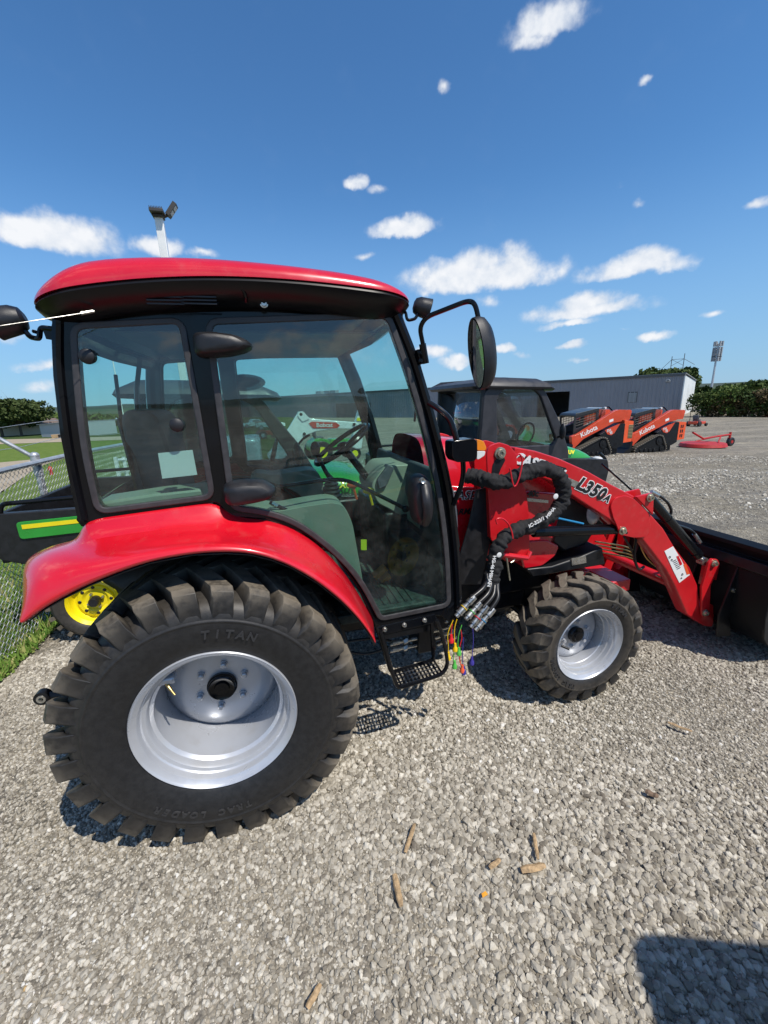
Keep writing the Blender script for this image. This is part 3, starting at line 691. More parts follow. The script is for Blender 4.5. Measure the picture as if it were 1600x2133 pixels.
# black inner wheel arch
mb = MB()
arc = [PL([C_], -.015)[0] for C_, *_ in st]
ax = [(x, z-.012) for x, z in arc]
for yy0, yy1 in ((-.005, .46), (2*YC-.46, 2*YC+.005)):
    m = len(ax); mb.add([(x, yy0, z) for x, z in ax]+[(x*.97, yy1, .528+(z-.528)*.985) for x, z in ax], [(i, i+1, m+i+1, m+i) for i in range(m-1)])
    mb.add([(x, yy1, z) for x, z in ax]+[(x*.35, yy1, .6+(z-.6)*.2) for x, z in ax], [(i, i+1, m+i+1, m+i) for i in range(m-1)])
mb.build('wheel_arch_liner', blk_p, tr, solid=.004)
# ---- chassis and axles
mb = MB()
mb.box(-.30, 1.05, YC-.17, YC+.17, .42, .75); mb.cyl((0, .27, .528), (0, 2*YC-.27, .528), .10, 20); mb.box(-.12, .14, .42, 2*YC-.42, .42, .66)
mb.build('transmission', blk_m, tr, bevel=.02)
mb = MB(); mb.box(1.0, 1.9, YC-.15, YC+.15, .48, .80); mb.box(1.05, 1.75, YC-.12, YC+.12, .36, .50); mb.build('engine', blk_m, tr, bevel=.02)
mb = MB(); mb.cyl((1.846, .32, .343), (1.846, 2*YC-.32, .343), .055, 16); mb.box(1.75, 1.94, YC-.1, YC+.1, .26, .50); mb.cyl((1.846, .33, .343), (1.846, .42, .343), .09, 20); mb.cyl((1.72, .42, .34), (1.72, 1.14, .34), .02); mb.build('front_axle', blk_m, tr, bevel=.01)
mb = MB(); mb.box(.30, .97, .225, YF-.025, .70, .745); mb.box(-.26, .35, .46, 2*YC-.46, .75, 1.0); mb.build('cab_floor', floor_m, tr, bevel=.006)
mb = MB(); mb.tube([(-.1, .52, .40), tuple(P(150, 1447, .62)), tuple(P(98, 1451, .62))], .016, 10, flat=1.4); mb.build('lower_link_arm', blk_m, tr)
q = P(90, 1451, .62); mb = MB(); mb.lathe([(-.02, .012), (-.02, .022), (-.018, .033), (.018, .033), (.02, .022), (.02, .012), (-.02, .012)], q, 28); mb.build('hitch_ball_end', blk_m, tr)
mb = MB(); mb.lathe([(-.023, .010), (-.023, .019), (.0, .024), (.023, .019), (.023, .010), (-.023, .010)], q, 24); mb.build('hitch_ball', steel, tr)
# ---- hood
hs_ = [(1.02, 1.475, .30, .80), (1.12, 1.47, .29, .78), (1.3, 1.445, .285, .76), (1.5, 1.405, .28, .74), (1.7, 1.345, .27, .72), (1.84, 1.28, .255, .72), (1.93, 1.20, .23, .74), (1.97, 1.10, .20, .80)]
vs = []; cols = 14
for x, z, hw, zb in hs_:
    for k in range(cols+1):
        t = k/cols*PI; c, s = math.cos(t), math.sin(t)
        vs.append((x, YC-hw*(abs(c)**.42)*(1 if c > 0 else -1), 1.02 + (z-1.02)*(s**.5 if s > 0 else 0)))
n = cols+1; mb = MB(); mb.add(vs, [(i*n+k, i*n+k+1, (i+1)*n+k+1, (i+1)*n+k) for i in range(len(hs_)-1) for k in range(cols)]); mb.build('hood', red, tr, sub=1)
mb = MB(); mb.prism(PL([(925, 1010), (1165, 1028), (1172, 1060), (1150, 1130), (1060, 1165), (955, 1175), (925, 1100)], .49), .49, 2*YC-.49); mb.build('hood_side_panel', red, tr, bevel=.01)
mb = MB(); mb.prism(PL([(1160, 1020), (1205, 1030), (1240, 1050), (1245, 1100), (1222, 1135), (1175, 1150), (1150, 1130), (1160, 1080)], .53), .53, 2*YC-.53); mb.build('grille_shroud', blk_p, tr, bevel=.015)
mb = MB(); mb.prism(rnd(PL([(1078, 1128), (1140, 1124), (1166, 1138), (1158, 1158), (1130, 1180), (1092, 1186)], .47), .02), .47, 2*YC-.47); mb.build('lower_side_shield', red, tr, bevel=.012)
mb = MB(); mb.prism(PL([(1098, 1186), (1150, 1180), (1215, 1158), (1255, 1140), (1262, 1176), (1180, 1190), (1110, 1203)], .46), .46, 2*YC-.46); fb = mb.build('front_frame_rail', blk_m, tr, bevel=.008)
plq = PL([(1190, 1163), (1220, 1158), (1221, 1172), (1191, 1178)], .458); plate('serial_plate', plq, [], .455, .458, steel, tr, .0005)
q = P(1232, 1066, .55); mb = MB(); mb.ell((q.x+.0, .535, q.z), (.052, .03, .075)); mb.build('headlight', clear, tr)
mb = MB(); mb.prism(PL([(992, 1020), (1018, 1015), (1024, 1120), (1002, 1218), (956, 1218), (957, 1160), (977, 1090)], .40), .40, .41); mb.build('hood_side_shield', blk_p, tr, bevel=.004)
# hood lettering
def ontext(s, px, py, y, size, m, parent, dirp, **kw):
    a = P(px, py, y); b = P(dirp[0], dirp[1], y); r = b-a; u = Vector((-r.z, 0, r.x))
    return text(s, a, r, u, size, m, parent, **kw)
ontext('CASE III', 932, 1034, .484, .066, white, tr, (1000, 1031), bold=.0028, shear=.25, align='LEFT')
ontext('CASE III', 933, 1034.5, .482, .066, black_print, tr, (1001, 1031.5), bold=-.0006, shear=.25, align='LEFT')
ontext('FARMALL', 936, 1068, .484, .042, black_print, tr, (1000, 1064), bold=.0016, shear=.3, align='LEFT', space=1.1)
ontext('40c', 1110, 1029, .482, .048, black_print, tr, (1160, 1027), bold=.002, shear=.2, align='CENTER')
plate('decal_stripe', PL([(1098, 1037), (1142, 1042), (1142, 1048), (1098, 1044)], .484), [], .482, .484, steel, tr, .0003)
# ---- roof lights, antenna
def work_light(px, py, y, r, dirx, name='work_light'):
    q = P(px, py, y); mb = MB(); d = Vector(dirx).normalized(); n_ = 24
    prof = [(-.9, .35), (-.75, .72), (-.3, .95), (.2, 1.0), (.75, 1.05), (.95, 1.08), (1.0, 1.0), (.95, .92)]
    mb.lathe([(a*r, b*r) for a, b in prof], (0, 0, 0), n_, axis='X'); mb.add([(-.9*r, .35*r*math.cos(2*PI*k/n_), .35*r*math.sin(2*PI*k/n_)) for k in range(n_)], [tuple(range(n_))])
    me = mb.mesh(name); mtx = d.to_track_quat('X', 'Z').to_matrix().to_4x4(); mtx.translation = q; me.transform(mtx)
    o = obj(name, me, blk_p, tr, 0, 35)
    mb = MB(); mb.lathe([(.93*r, .93*r), (.99*r, .6*r), (1.02*r, 0)], (0, 0, 0), n_, axis='X'); me = mb.mesh('lens'); me.transform(mtx); obj('lens', me, clear, o, 0, 60)
    return o
wl = work_light(878, 640, .22, .036, (.95, -.25, -.3))
mb = MB(); mb.tube(rnd([tuple(P(832, 650, .22)), tuple(P(845, 648, .2)), tuple(P(848, 668, .2)), tuple(P(866, 664, .2)), tuple(P(872, 648, .21))], .012, closed=False), .006, 8); mb.build('work_light_bracket', blk, tr)
wl = work_light(22, 668, .24, .045, (-1, -.1, -.25))
mb = MB(); mb.tube(rnd([tuple(P(48, 684, .24)), tuple(P(62, 702, .24)), tuple(P(82, 706, .22)), tuple(P(84, 682, .22)), tuple(P(120, 686, .21))], .012, closed=False), .008, 8); mb.tube([tuple(P(70, 690, .24)), tuple(P(84, 694, .22))], .006, 6)
mb.prism(PL([(88, 684), (120, 682), (120, 710), (96, 706)], .215), .215, .222); mb.build('work_light_bracket', blk, tr)
mb = MB(); mb.tube([tuple(P(-60, 688, -.02)), tuple(P(168, 653, .10))], [.0009, .0013], 6); mb.tube([tuple(P(168, 653, .10)), tuple(P(196, 648, .12))], .0048, 8); mb.build('whip_antenna', steel, tr)
# ---- rear window knobs, hinge covers, strut, handle
for px, py in ((185, 743), (370, 885)):
    q = P(px, py, YS-.01); mb = MB(); mb.lathe([(.012, .02), (-.008, .024), (-.022, .022), (-.028, .012), (-.028, 0)], q, 20); mb.build('window_knob', blk_p, tr, angle=50)
def hinge(pts, nm='hinge_cover'):
    vs = []; n_ = len(pts); o_ = PL(pts, .14); cx = sum(p[0] for p in o_)/n_; cz = sum(p[1] for p in o_)/n_
    prof = [(.197, 1.0), (.165, 1.0), (.135, .93), (.118, .75), (.112, .4)]
    for y, k in prof: vs += [(cx+(x-cx)*k, y, cz+(z-cz)*k) for x, z in o_]
    mb = MB(); mb.add(vs, [(j*n_+i, j*n_+(i+1) % n_, (j+1)*n_+(i+1) % n_, (j+1)*n_+i) for j in range(len(prof)-1) for i in range(n_)]+[tuple((len(prof)-1)*n_+i for i in range(n_))])
    return mb.build(nm, blk_p, tr, sub=1)
hinge(rnd([(396, 690), (440, 688), (495, 696), (528, 714), (520, 728), (480, 738), (430, 742), (402, 740)], 14, 3))
hinge(rnd([(460, 1012), (500, 1003), (550, 1003), (580, 1022), (570, 1040), (530, 1050), (480, 1057), (466, 1050)], 14, 3))
mb = MB(); mb.tube([tuple(P(562, 1046, .25)), tuple(P(640, 1083, .25))], .008, 10); mb.tube([tuple(P(640, 1083, .25)), tuple(P(648, 1102, .25))], .007, 8); o = mb.build('gas_strut', blk, tr)
mb = MB(); mb.tube([tuple(P(566, 1048, .25)), tuple(P(578, 1054, .25))], .0095, 10); mb.build('strut_collar', steel, o)
oo = rnd([(862, 995), (885, 988), (899, 1000), (904, 1060), (900, 1095), (882, 1100), (866, 1090), (857, 1040)], 14, 4)
h = hinge(oo, 'door_handle')
mb = MB(); mb.tube(spline([tuple(P(884, 1012, .118)), tuple(P(888, 1040, .085)), tuple(P(890, 1070, .085)), tuple(P(886, 1092, .118))], 5), [.018]*8+[.016]*8, 10, flat=.8); mb.build('handle_grip', blk_p, h)
q = P(880, 1001, .110); mb = MB(); mb.lathe([(0, .0), (-.008, .010), (.004, .012)], q, 16); mb.build('key_lock', steel, h)
mb = MB(); mb.tube(rnd([tuple(P(575, 1015, .235)), tuple(P(690, 998, .26)), tuple(P(728, 1001, .26)), tuple(P(842, 1058, .235))], .05, closed=False), .0085, 10); mb.ell(P(845, 1060, .23), (.016, .012, .016)); mb.build('door_grab_bar', blk, door)
plate('paper_sheet', PL([(329, 944), (401, 937), (411, 989), (338, 997)], .213), [], .213, .2136, sticker, rwin, .0001)
# ---- mirror, grab rails, marker lamp
mb = MB(); mb.tube(rnd([tuple(P(889, 752, .16)), tuple(P(880, 712, .15)), tuple(P(874, 682, .13)), tuple(P(888, 660, .10)), tuple(P(975, 626, -.02)), tuple(P(990, 632, -.04)), tuple(P(997, 664, -.045)), tuple(P(1000, 684, -.035))], .03, closed=False), .0085, 10)
mb.tube([tuple(P(887, 757, .16)), tuple(P(880, 716, .155))], .0135, 12); mb.build('mirror_arm', blk, tr)
mb = MB(); mb.prism(PL([(868, 728), (884, 726), (890, 752), (876, 760)], .17), .165, .2); mb.build('mirror_bracket', blk, tr, bevel=.003)
for py in (735, 752): bolt(tr, *P(876, py, .164), r=.006, m=blk, name='bracket_bolt')
def shell(c, prof, ax_r, ax_u, ax_n, m, parent, name, n_=28):
    vs = []
    for (d, sx_, sy_) in prof:
        for k in range(n_):
            th = 2*PI*k/n_; cc, ss = math.cos(th), math.sin(th); rr_ = 1-.12*max(0, -ss)**2
            vs.append(Vector(c)+ax_n*d+ax_r*(cc*sx_*rr_)+ax_u*(ss*sy_))
    mb = MB(); mb.add(vs, [(j*n_+i, j*n_+(i+1) % n_, (j+1)*n_+(i+1) % n_, (j+1)*n_+i) for j in range(len(prof)-1) for i in range(n_)]+[tuple((len(prof)-1)*n_+i for i in range(n_))])
    return mb.build(name, m, parent, angle=50)
mc = P(994, 738, -.045); an = Vector((-.985, -.08, -.15)).normalized(); ar = an.cross(Vector((0, 0, 1))).normalized(); au = ar.cross(an)
mi = shell(mc, [(.0, .044, .110), (.004, .049, .117), (-.015, .051, .120), (-.035, .048, .114), (-.052, .038, .094), (-.060, .020, .055)], ar, au, an, blk_p, tr, 'wing_mirror')
shell(mc, [(.0045, .044, .110), (.005, .02, .04)], ar, au, an, mirror_m, mi, 'mirror_glass')
mb = MB(); mb.tube(rnd([tuple(P(893, 838, .18)), tuple(P(915, 852, .15)), tuple(P(938, 872, .13)), tuple(P(948, 905, .12)), tuple(P(956, 935, .12))], .03, closed=False), .012, 10)
mb.tube(rnd([tuple(P(964, 950, .14)), tuple(P(966, 985, .15)), tuple(P(960, 1015, .16)), tuple(P(944, 1052, .18))], .03, closed=False), .011, 10); mb.build('lamp_bracket', blk, tr)
q0 = PL([(938, 918), (982, 912), (990, 918), (990, 952), (984, 960), (946, 962), (938, 950)], .12); mb = MB(); mb.prism(rnd(q0, .012, 3), .10, .175); ml = mb.build('marker_lamp', blk, tr, bevel=.008)
q0 = PL([(990, 914), (1004, 918), (1010, 932), (1008, 938), (990, 938)], .12); mb = MB(); mb.prism(rnd(q0, .008, 3), .105, .17); mb.build('amber_lens', amber, ml, bevel=.004)
q0 = PL([(990, 939), (1008, 939), (1006, 948), (994, 956), (990, 956)], .12); mb = MB(); mb.prism(rnd(q0, .006, 3), .105, .17); mb.build('clear_lens', clear, ml, bevel=.004)
# ---- cab interior
mb = MB(); mb.prism(rnd(PL([(262, 862), (285, 850), (330, 858), (352, 905), (372, 985), (388, 1040), (300, 1045), (282, 975), (268, 905)], .66), .04, 4), .58, .98); st_ = mb.build('seat_backrest', seat_m, tr, bevel=.03)
q = P(283, 870, .78)
mb = MB(); mb.box(-.02, .42, .56, 1.0, 1.02, 1.12); mb.build('seat_cushion', seat_m, tr, bevel=.035)
mb = MB(); mb.box(.02, .38, .6, .96, .76, 1.02); mb.build('seat_base', blk_p, tr, bevel=.02)
for y0, y1 in ((.235, .42), (2*YC-.42, 2*YC-.235)):
    pts = PL([(500, 1075), (520, 1050), (575, 1058), (640, 1046), (690, 1039), (712, 1046), (728, 1080), (748, 1190), (752, 1215), (705, 1150), (640, 1103), (560, 1075)], .30)
    mb = MB(); mb.prism(rnd(pts, .03, 3), y0, y1); mb.build('side_console', beige, tr, bevel=.012)
mb = MB(); mb.prism(PL([(200, 1052), (215, 1040), (330, 1022), (425, 1012), (440, 1040), (440, 1060), (200, 1075)], .30), .24, .40); mb.build('rear_console', beige, tr, bevel=.01)
cs = tr.children[-1]
mb = MB(); mb.tube([tuple(P(695, 1005, .45)), tuple(P(680, 985, .45)), tuple(P(664, 955, .45)), tuple(P(660, 940, .45))], [.016, .010, .009, .011], 10); mb.ell(P(657, 935, .45), (.022, .022, .034)); lv = mb.build('joystick_lever', blk, tr)
mb = MB()
for k in range(4): mb.lathe([(0, .045-.005*k), (.008, .05-.005*k), (.016, .04-.005*k)], P(690, 1035-8*k, .45), 20, axis='Z')
mb.build('lever_boot', blk_p, lv)
for px, py, m in ((735, 1010, 'cap_orange'), (602, 1066, 'pedal_orange'), (768, 1022, 'cap_yellow')):
    mb = MB(); mb.ell(P(px, py, .42), (.028, .014, .016)); mb.tube([tuple(P(px, py, .42)), tuple(P(px+8, py+30, .42))], .006, 6); mb.build('lever_knob', m, tr)
sc_ = P(712, 925, .78); mb = MB(); nrm = Vector((-.55, 0, .83)).normalized(); a1 = Vector((0, 1, 0)); a2 = nrm.cross(a1)
mb.tube([sc_+a1*(.17*math.cos(2*PI*k/36))+a2*(.17*math.sin(2*PI*k/36)) for k in range(36)], .013, 8, closed=True)
for k in range(3): th = 2*PI*k/3+.5; mb.tube([sc_-nrm*.02, sc_+a1*(.165*math.cos(th))+a2*(.165*math.sin(th))], .010, 6)
mb.ell(sc_-nrm*.02, (.04, .04, .03)); mb.tube([sc_-nrm*.02, sc_-nrm*.3], .02, 8); mb.build('steering_wheel', blk, tr)
mb = MB(); pts = PL([(758, 1000), (786, 962), (850, 958), (900, 985), (918, 1050), (925, 1200), (905, 1200), (885, 1120), (850, 1080), (800, 1050), (770, 1035)], .78); mb.prism(rnd(pts, .03, 3), .62, .94); mb.build('dashboard', beige, tr, bevel=.02)
mb = MB(); pts = PL([(880, 965), (900, 975), (925, 1010), (932, 1060), (935, 1180), (915, 1175), (900, 1100), (870, 1040)], .42); mb.prism(rnd(pts, .03, 3), .30, 2*YC-.30); mb.build('front_panel', seat_m, tr, bevel=.02)
mb = MB(); mb.prism(rnd(PL([(786, 1000), (810, 968), (822, 975), (806, 1012), (790, 1020)], .60), .008), .60, .66); mb.build('instrument_display', seat_m, tr, bevel=.006)
for k, (a, b, c, d) in enumerate((((774, 1195), (798, 1175), (804, 1181), (780, 1202)), ((782, 1210), (806, 1190), (811, 1196), (788, 1218)))):
    mb = MB(); q = PL([a, b, c, d], .55); mb.prism(q, .50, .56); mb.build('brake_pedal', 'pedal_orange', tr, bevel=.004)
mb = MB(); mb.prism(PL([(752, 1124), (764, 1124), (764, 1146), (752, 1146)], .40), .40, .402); mb.build('warning_tag', 'tag_yellow', tr)
mb = MB(); mb.box(.30, .98, YF-.09, YF-.06, .74, 1.02); mb.box(.84, .98, .62, YF-.06, .74, 1.08); mb.box(.86, 1.0, .40, .70, .74, .98); mb.build('firewall_trim', blk_p, tr, bevel=.02)
mb = MB()
for k in range(14): mb.box(.42+.034*k, .436+.034*k, .26, 1.25, .745, .751)
mb.build('floor_mat', floor_m, tr)
mb = MB(); mb.box(-.18, .75, .32, 2*YC-.32, 1.915, 1.925); mb.build('headliner', seat_m, tr, bevel=.01)
mb = MB(); mb.tube([(-.26, .6, 1.42), (-.27, .82, 1.75), (-.25, .9, 1.9)], .011, 8); mb.tube([(-.26, .55, 1.30), (-.3, .62, 1.62)], .018, 8); mb.tube([(-.3, .62, 1.62), (-.3, .66, 1.8)], .008, 8); mb.build('rear_wiper', blk, tr)
mb = MB(); mb.tube([(.93, .5, 1.86), (.99, .52, 1.62), (1.01, .6, 1.55)], .006, 6); mb.tube([(.96, .42, 1.84), (1.03, .48, 1.5)], .006, 6); mb.build('front_wiper', blk, tr)
# far-side mirror pod seen through the glass
q = P(515, 797, YF+.05); mb = MB(); mb.ell((q.x-.02, YF+.04, q.z), (.13, .05, .05)); mb.build('hinge_cover', blk_p, tr)

# ---- loader
YL = .40
def lplate(name, px, y0, y1, m, parent, holes=(), bev=.004, r=.02): return plate(name, rnd(PL(px, YL if not isinstance(y0, tuple) else y0[0]), r, 4), [PL(h, YL) for h in holes], y0, y1, m, parent, bev)
MY = 2*YC
tower_px = [(1014, 944), (1019, 929), (1040, 921), (1062, 928), (1077, 946), (1078, 975), (1086, 1000), (1096, 1022), (1102, 1070), (1104, 1142), (1098, 1160), (1072, 1172), (1052, 1170), (1040, 1150), (1022, 1122), (1018, 1040)]
arm_px = [(1072, 931), (1115, 939), (1165, 955), (1225, 982), (1275, 1010), (1322, 1034), (1358, 1074), (1382, 1101), (1404, 1138), (1437, 1182), (1453, 1219), (1458, 1265), (1480, 1275), (1488, 1292), (1484, 1306), (1470, 1305), (1432, 1281), (1406, 1220), (1388, 1187), (1360, 1150), (1337, 1121), (1300, 1110), (1270, 1082), (1205, 1040), (1150, 1003), (1100, 985), (1070, 975)]
knee_px = [(1270, 1052), (1281, 1036), (1303, 1031), (1322, 1040), (1350, 1069), (1356, 1100), (1344, 1119), (1319, 1120), (1289, 1113), (1286, 1100), (1276, 1077)]
fixed = []
for s in (0, 1):
    def yy(a, b): return (a, b) if s == 0 else (MY-b, MY-a)
    a, b = yy(.36, .372); tw = plate('loader_tower', rnd(PL(tower_px, .36), .015, 3), [rnd(PL([(1024, 975), (1030, 952), (1044, 946), (1050, 952), (1044, 975), (1034, 992), (1025, 990)], .36), .006, 3)] if 0 else [], a, b, red_dull, tr)
    a, b = yy(.49, .50); plate('tower_inner_plate', rnd(PL(tower_px, .36), .015, 3), [], a, b, red_dull, tw)
    a, b = yy(.372, .49); mb = MB(); mb.prism(PL([(1020, 1010), (1028, 1010), (1032, 1120), (1024, 1122)], .36), a, b); mb.prism(PL([(1050, 1165), (1098, 1150), (1095, 1140), (1045, 1150)], .36), a, b); mb.build('tower_web', red_dull, tw)
    a, b = yy(.39, .475); arm = plate('loader_arm', rnd(PL(arm_px, .39), .012, 3), [], a, b, red_dull, tr, .006)
    a, b = yy(.380, .39); plate('knee_plate', rnd(PL(knee_px, .385), .02, 3), [], a, b, red_dull, arm, .003)
    a, b = yy(.375, .39); ea = plate('cylinder_ear', rnd(PL([(1322, 1034), (1356, 1026), (1359, 1040), (1358, 1072)], .385), .006, 2), [], a, b, red_dull, arm, .003)
    a, b = yy(.44, .452); plate('cylinder_ear', rnd(PL([(1316, 1030), (1350, 1022), (1356, 1040), (1355, 1066)], .385), .006, 2), [], a, b, red_dull, arm, .003)
    # cylinders
    yc_ = .42 if s == 0 else MY-.42
    e0 = P(1352, 1037, .42); e1 = P(1463, 1168, .42); e0.y = e1.y = yc_
    k0 = e0.lerp(e1, .88)
    mb = MB(); mb.cyl(e0, k0, .030, 20); mb.cyl(e0.lerp(e1, .84), e0.lerp(e1, .90), .034, 20); mb.cyl(e0.lerp(e1, .30), e0.lerp(e1, .31), .0325, 20); cy = mb.build('bucket_cylinder', blk, tr)
    mb = MB(); mb.cyl(k0, e1, .013, 14); mb.lathe([(-.02, .0), (-.02, .026), (.02, .026), (.02, 0)], e1, 20); mb.build('cylinder_rod', steel, cy)
    f0 = P(1075, 1108, .43); f1 = P(1284, 1101, .43); f0.y = f1.y = yc_; f1_ = f0.lerp(f1, .98)
    mb = MB(); mb.cyl(f0.lerp(f1, .15), f1_, .029, 20); cy = mb.build('lift_cylinder', blk, tr)
    mb = MB(); mb.cyl(f0, f0.lerp(f1, .15), .016, 14); mb.build('cylinder_rod', steel, cy)
    # coupler links
    a, b = yy(.37, .385)
    plate('coupler_link', rnd(PL([(1473, 1172), (1480, 1163), (1492, 1164), (1497, 1174), (1490, 1192), (1478, 1218), (1476, 1262), (1474, 1280), (1464, 1286), (1459, 1278), (1459, 1222), (1466, 1200)], .38), .008, 3), [], a, b, red_dull, tr)
    a, b = yy(.40, .47)
    plate('coupler_link', rnd(PL([(1486, 1178), (1497, 1176), (1512, 1204), (1501, 1226), (1489, 1202), (1482, 1216), (1476, 1225)], .40), .004, 2), [], a, b, red_dull, tr)
    plate('coupler_link', rnd(PL([(1476, 1256), (1488, 1262), (1487, 1290), (1480, 1304), (1462, 1296), (1462, 1270)], .40), .004, 2), [], a, b, red_dull, tr)
    if s == 0:
        for px, py, y, r in ((1041, 944, .36, .02), (1353, 1036, .375, .016), (1296, 1105, .38, .016), (1487, 1173, .37, .015), (1468, 1276, .37, .016)):
            bolt(tr, *P(px, py, y), r=r, d=.02)
        for px, py in ((1336, 1037), (1306, 1110), (1477, 1184), (1476, 1197), (1467, 1261)):
            q = P(px, py, .374 if px > 1400 else .379); mb = MB(); mb.lathe([(-.0015, 0), (-.0015, .006), (0, .0065)], q, 12); mb.build('pin_hole', black_print, tr)
q = PL([(1026, 958), (1041, 941)], .36)
plate('tower_slot', rnd(PL([(1024, 985), (1026, 968), (1036, 952), (1048, 950), (1053, 958), (1044, 975), (1038, 990), (1029, 994)], .359), .006, 3), [], .3575, .3595, black_print, tr, .0005)
# cross tube between the arms, cross beam under the hood
mb = MB(); qa = P(1305, 1078, .43); mb.cyl((qa.x, .47, qa.z), (qa.x, MY-.47, qa.z), .045, 20); qb = P(1425, 1225, .43); mb.cyl((qb.x, .47, qb.z), (qb.x, MY-.47, qb.z), .035, 16); mb.build('loader_cross_tube', red_dull, tr)
mb = MB(); mb.box(2.28, 2.42, .52, 1.05, .42, .50); mb.box(2.02, 2.08, .50, 1.06, .40, .62); mb.build('front_guard', red_dull, tr, bevel=.006)
# decals
ontext('L350', 1231, 1019, .3885, .092, white, tr, (1262, 1034), bold=.0085, shear=.25, space=1.1); ontext('L350', 1231, 1019, .3875, .092, black_print, tr, (1262, 1034), bold=.0042, shear=.25, space=1.1)
ontext('A', 1264, 1038, .3885, .058, white, tr, (1295, 1056), bold=.006, shear=.25); ontext('A', 1264, 1038, .3875, .058, black_print, tr, (1295, 1056), bold=.002, shear=.25)
plate('decal_stripe', PL([(1180, 993), (1208, 1005), (1203, 1018), (1176, 1004)], .389), [], .3875, .389, steel, tr, .0003)
plate('decal_stripe', PL([(1095, 950), (1180, 975), (1172, 1003), (1130, 985), (1090, 970)], .389), [], .3878, .389, black_print, tr, .0003)
ontext('CASE', 1100, 962, .3865, .075, white, tr, (1140, 974), bold=.003, shear=.2)
ontext('ıH', 1166, 985, .3862, .06, white, tr, (1196, 998), bold=.003, shear=.2)
dk = plate('instruction_sticker', PL([(1384, 1148), (1402, 1138), (1418, 1164), (1427, 1182), (1437, 1197), (1415, 1214), (1402, 1188)], .3895), [], .388, .3895, sticker, tr, .0003)
plate('warning_stripe', PL([(1408, 1159), (1413, 1157), (1421, 1175), (1416, 1178)], .3895), [], .3868, .388, red, dk, .0003)
plate('warning_stripe', PL([(1423, 1176), (1428, 1174), (1436, 1195), (1430, 1197)], .3895), [], .3868, .388, orange_b, dk, .0003)
for px, py, s_ in ((1396, 1160, .014), (1400, 1166, .012), (1422, 1196, .014), (1420, 1204, .01)):
    ontext('o', px, py, .387, s_*2.2, black_print, dk, (px+12, py+14))
for k in range(6): ontext('====', 1405+1.8*k, 1168+3.2*k, .387, .012, black_print, dk, (1417+1.8*k, 1162+3.2*k))
# bucket
bx, bz = 3.02, .05
prof = [(2.99, .71), (3.03, .72), (3.03, .66), (2.985, .62), (2.98, .34), (3.01, .21), (3.08, .13), (3.22, .08), (3.66, .012), (3.66, .028), (3.23, .095), (3.10, .145), (3.03, .22), (3.0, .35), (3.005, .61), (3.05, .66), (3.06, .725), (3.20, .67), (3.20, .69), (3.055, .75), (2.985, .738)]
mb = MB(); mb.prism(prof, .10, MY-.10); bk = mb.build('bucket', mat('bucket_black', (.006, .007, .009), .5, var=.3, vs=6, spec=.2), tr, bevel=.003)
for y0 in (.10, MY-.112):
    mb = MB(); mb.prism([(3.0, .72), (2.985, .33), (3.01, .20), (3.08, .12), (3.22, .07), (3.66, .02), (3.68, .10), (3.25, .65), (3.06, .735)], y0-.002, y0+.012); mb.build('bucket_side', blk_m, bk, bevel=.002)
for k in range(4):
    y0 = .30+.02+(.235 if k % 2 else 0)+(MY-.87 if k > 1 else 0)-.03
    mb = MB(); mb.prism([(2.985, .60), (2.90, .28), (2.92, .12), (3.04, .10), (3.0, .22), (2.985, .34)], y0, y0+.012); mb.build('bucket_bracket', blk_m, bk, bevel=.002)
bolt(bk, *P(1524, 1228, .30), r=.014, d=.02); bolt(bk, *P(1508, 1294, .32), r=.013, d=.02, m=blk)
mb = MB(); mb.prism([(2.97, .66), (3.01, .66), (3.01, .57), (2.96, .60)], .11, MY-.11); mb.build('bucket_stiffener', blk_m, bk, bevel=.003)
# pins and hoses
mb = MB(); mb.tube([tuple(P(1055, 1160, .34)), tuple(P(1062, 1208, .33))], .0085, 10, flat=.6); mb.tube(spline([tuple(P(1052, 1156, .345)), tuple(P(1068, 1154, .345)), tuple(P(1072, 1166, .34)), tuple(P(1064, 1172, .335))], 4), .003, 6); mb.build('locking_pin', bolt_m, tr)
mb = MB(); mb.tube([tuple(P(1044, 1155, .34)), tuple(P(1098, 1162, .345)), tuple(P(1104, 1150, .36))], .014, 8); mb.build('pin_sleeve', red_dull, tr)
def hose(px, y, r, m=hose_m, nm='hydraulic_hose', n=8):
    ys_ = y if hasattr(y, '__len__') else [y]*len(px)
    mb = MB(); mb.tube(spline([tuple(P(a, b, c)) for (a, b), c in zip(px, ys_)], 6), r, n); return mb.build(nm, m, tr, angle=60)
hose([(1362, 1028), (1372, 1032), (1390, 1046), (1398, 1062), (1397, 1072)], .44, .008); hose([(1410, 1094), (1438, 1104), (1452, 1118), (1460, 1130)], .46, .009); hose([(1325, 1122), (1322, 1160), (1330, 1185), (1342, 1180)], .45, .008)
hose([(1300, 1118), (1318, 1150), (1322, 1170)], .46, .007)
for k in range(4): hose([(1240, 1128+7*k), (1300, 1138+7*k), (1318, 1146+6*k)], .62, .005, brass, 'steel_line')
for k in range(3): hose([(1330+6*k, 1125), (1345+7*k, 1160), (1366+4*k, 1180)], .50, .0045, brass, 'steel_line')
mb = MB(); mb.tube([tuple(P(1357, 1024, .44)), tuple(P(1372, 1032, .44))], .011, 8); mb.tube([tuple(P(1446, 1112, .46)), tuple(P(1458, 1130, .46))], .012, 8); mb.tube([tuple(P(1366, 1198, .5)), tuple(P(1388, 1208, .5))], .005, 8); mb.build('hose_fitting', steel, tr)
mb = MB(); mb.tube([tuple(P(1254, 966, .62)), tuple(P(1317, 1022, .62))], .006, 8); mb.build('level_indicator_rod', blk, tr)
# blue strip by the tower, red ties
hose([(1160, 1079), (1215, 1091)], .42, .006, 'hose_blue')
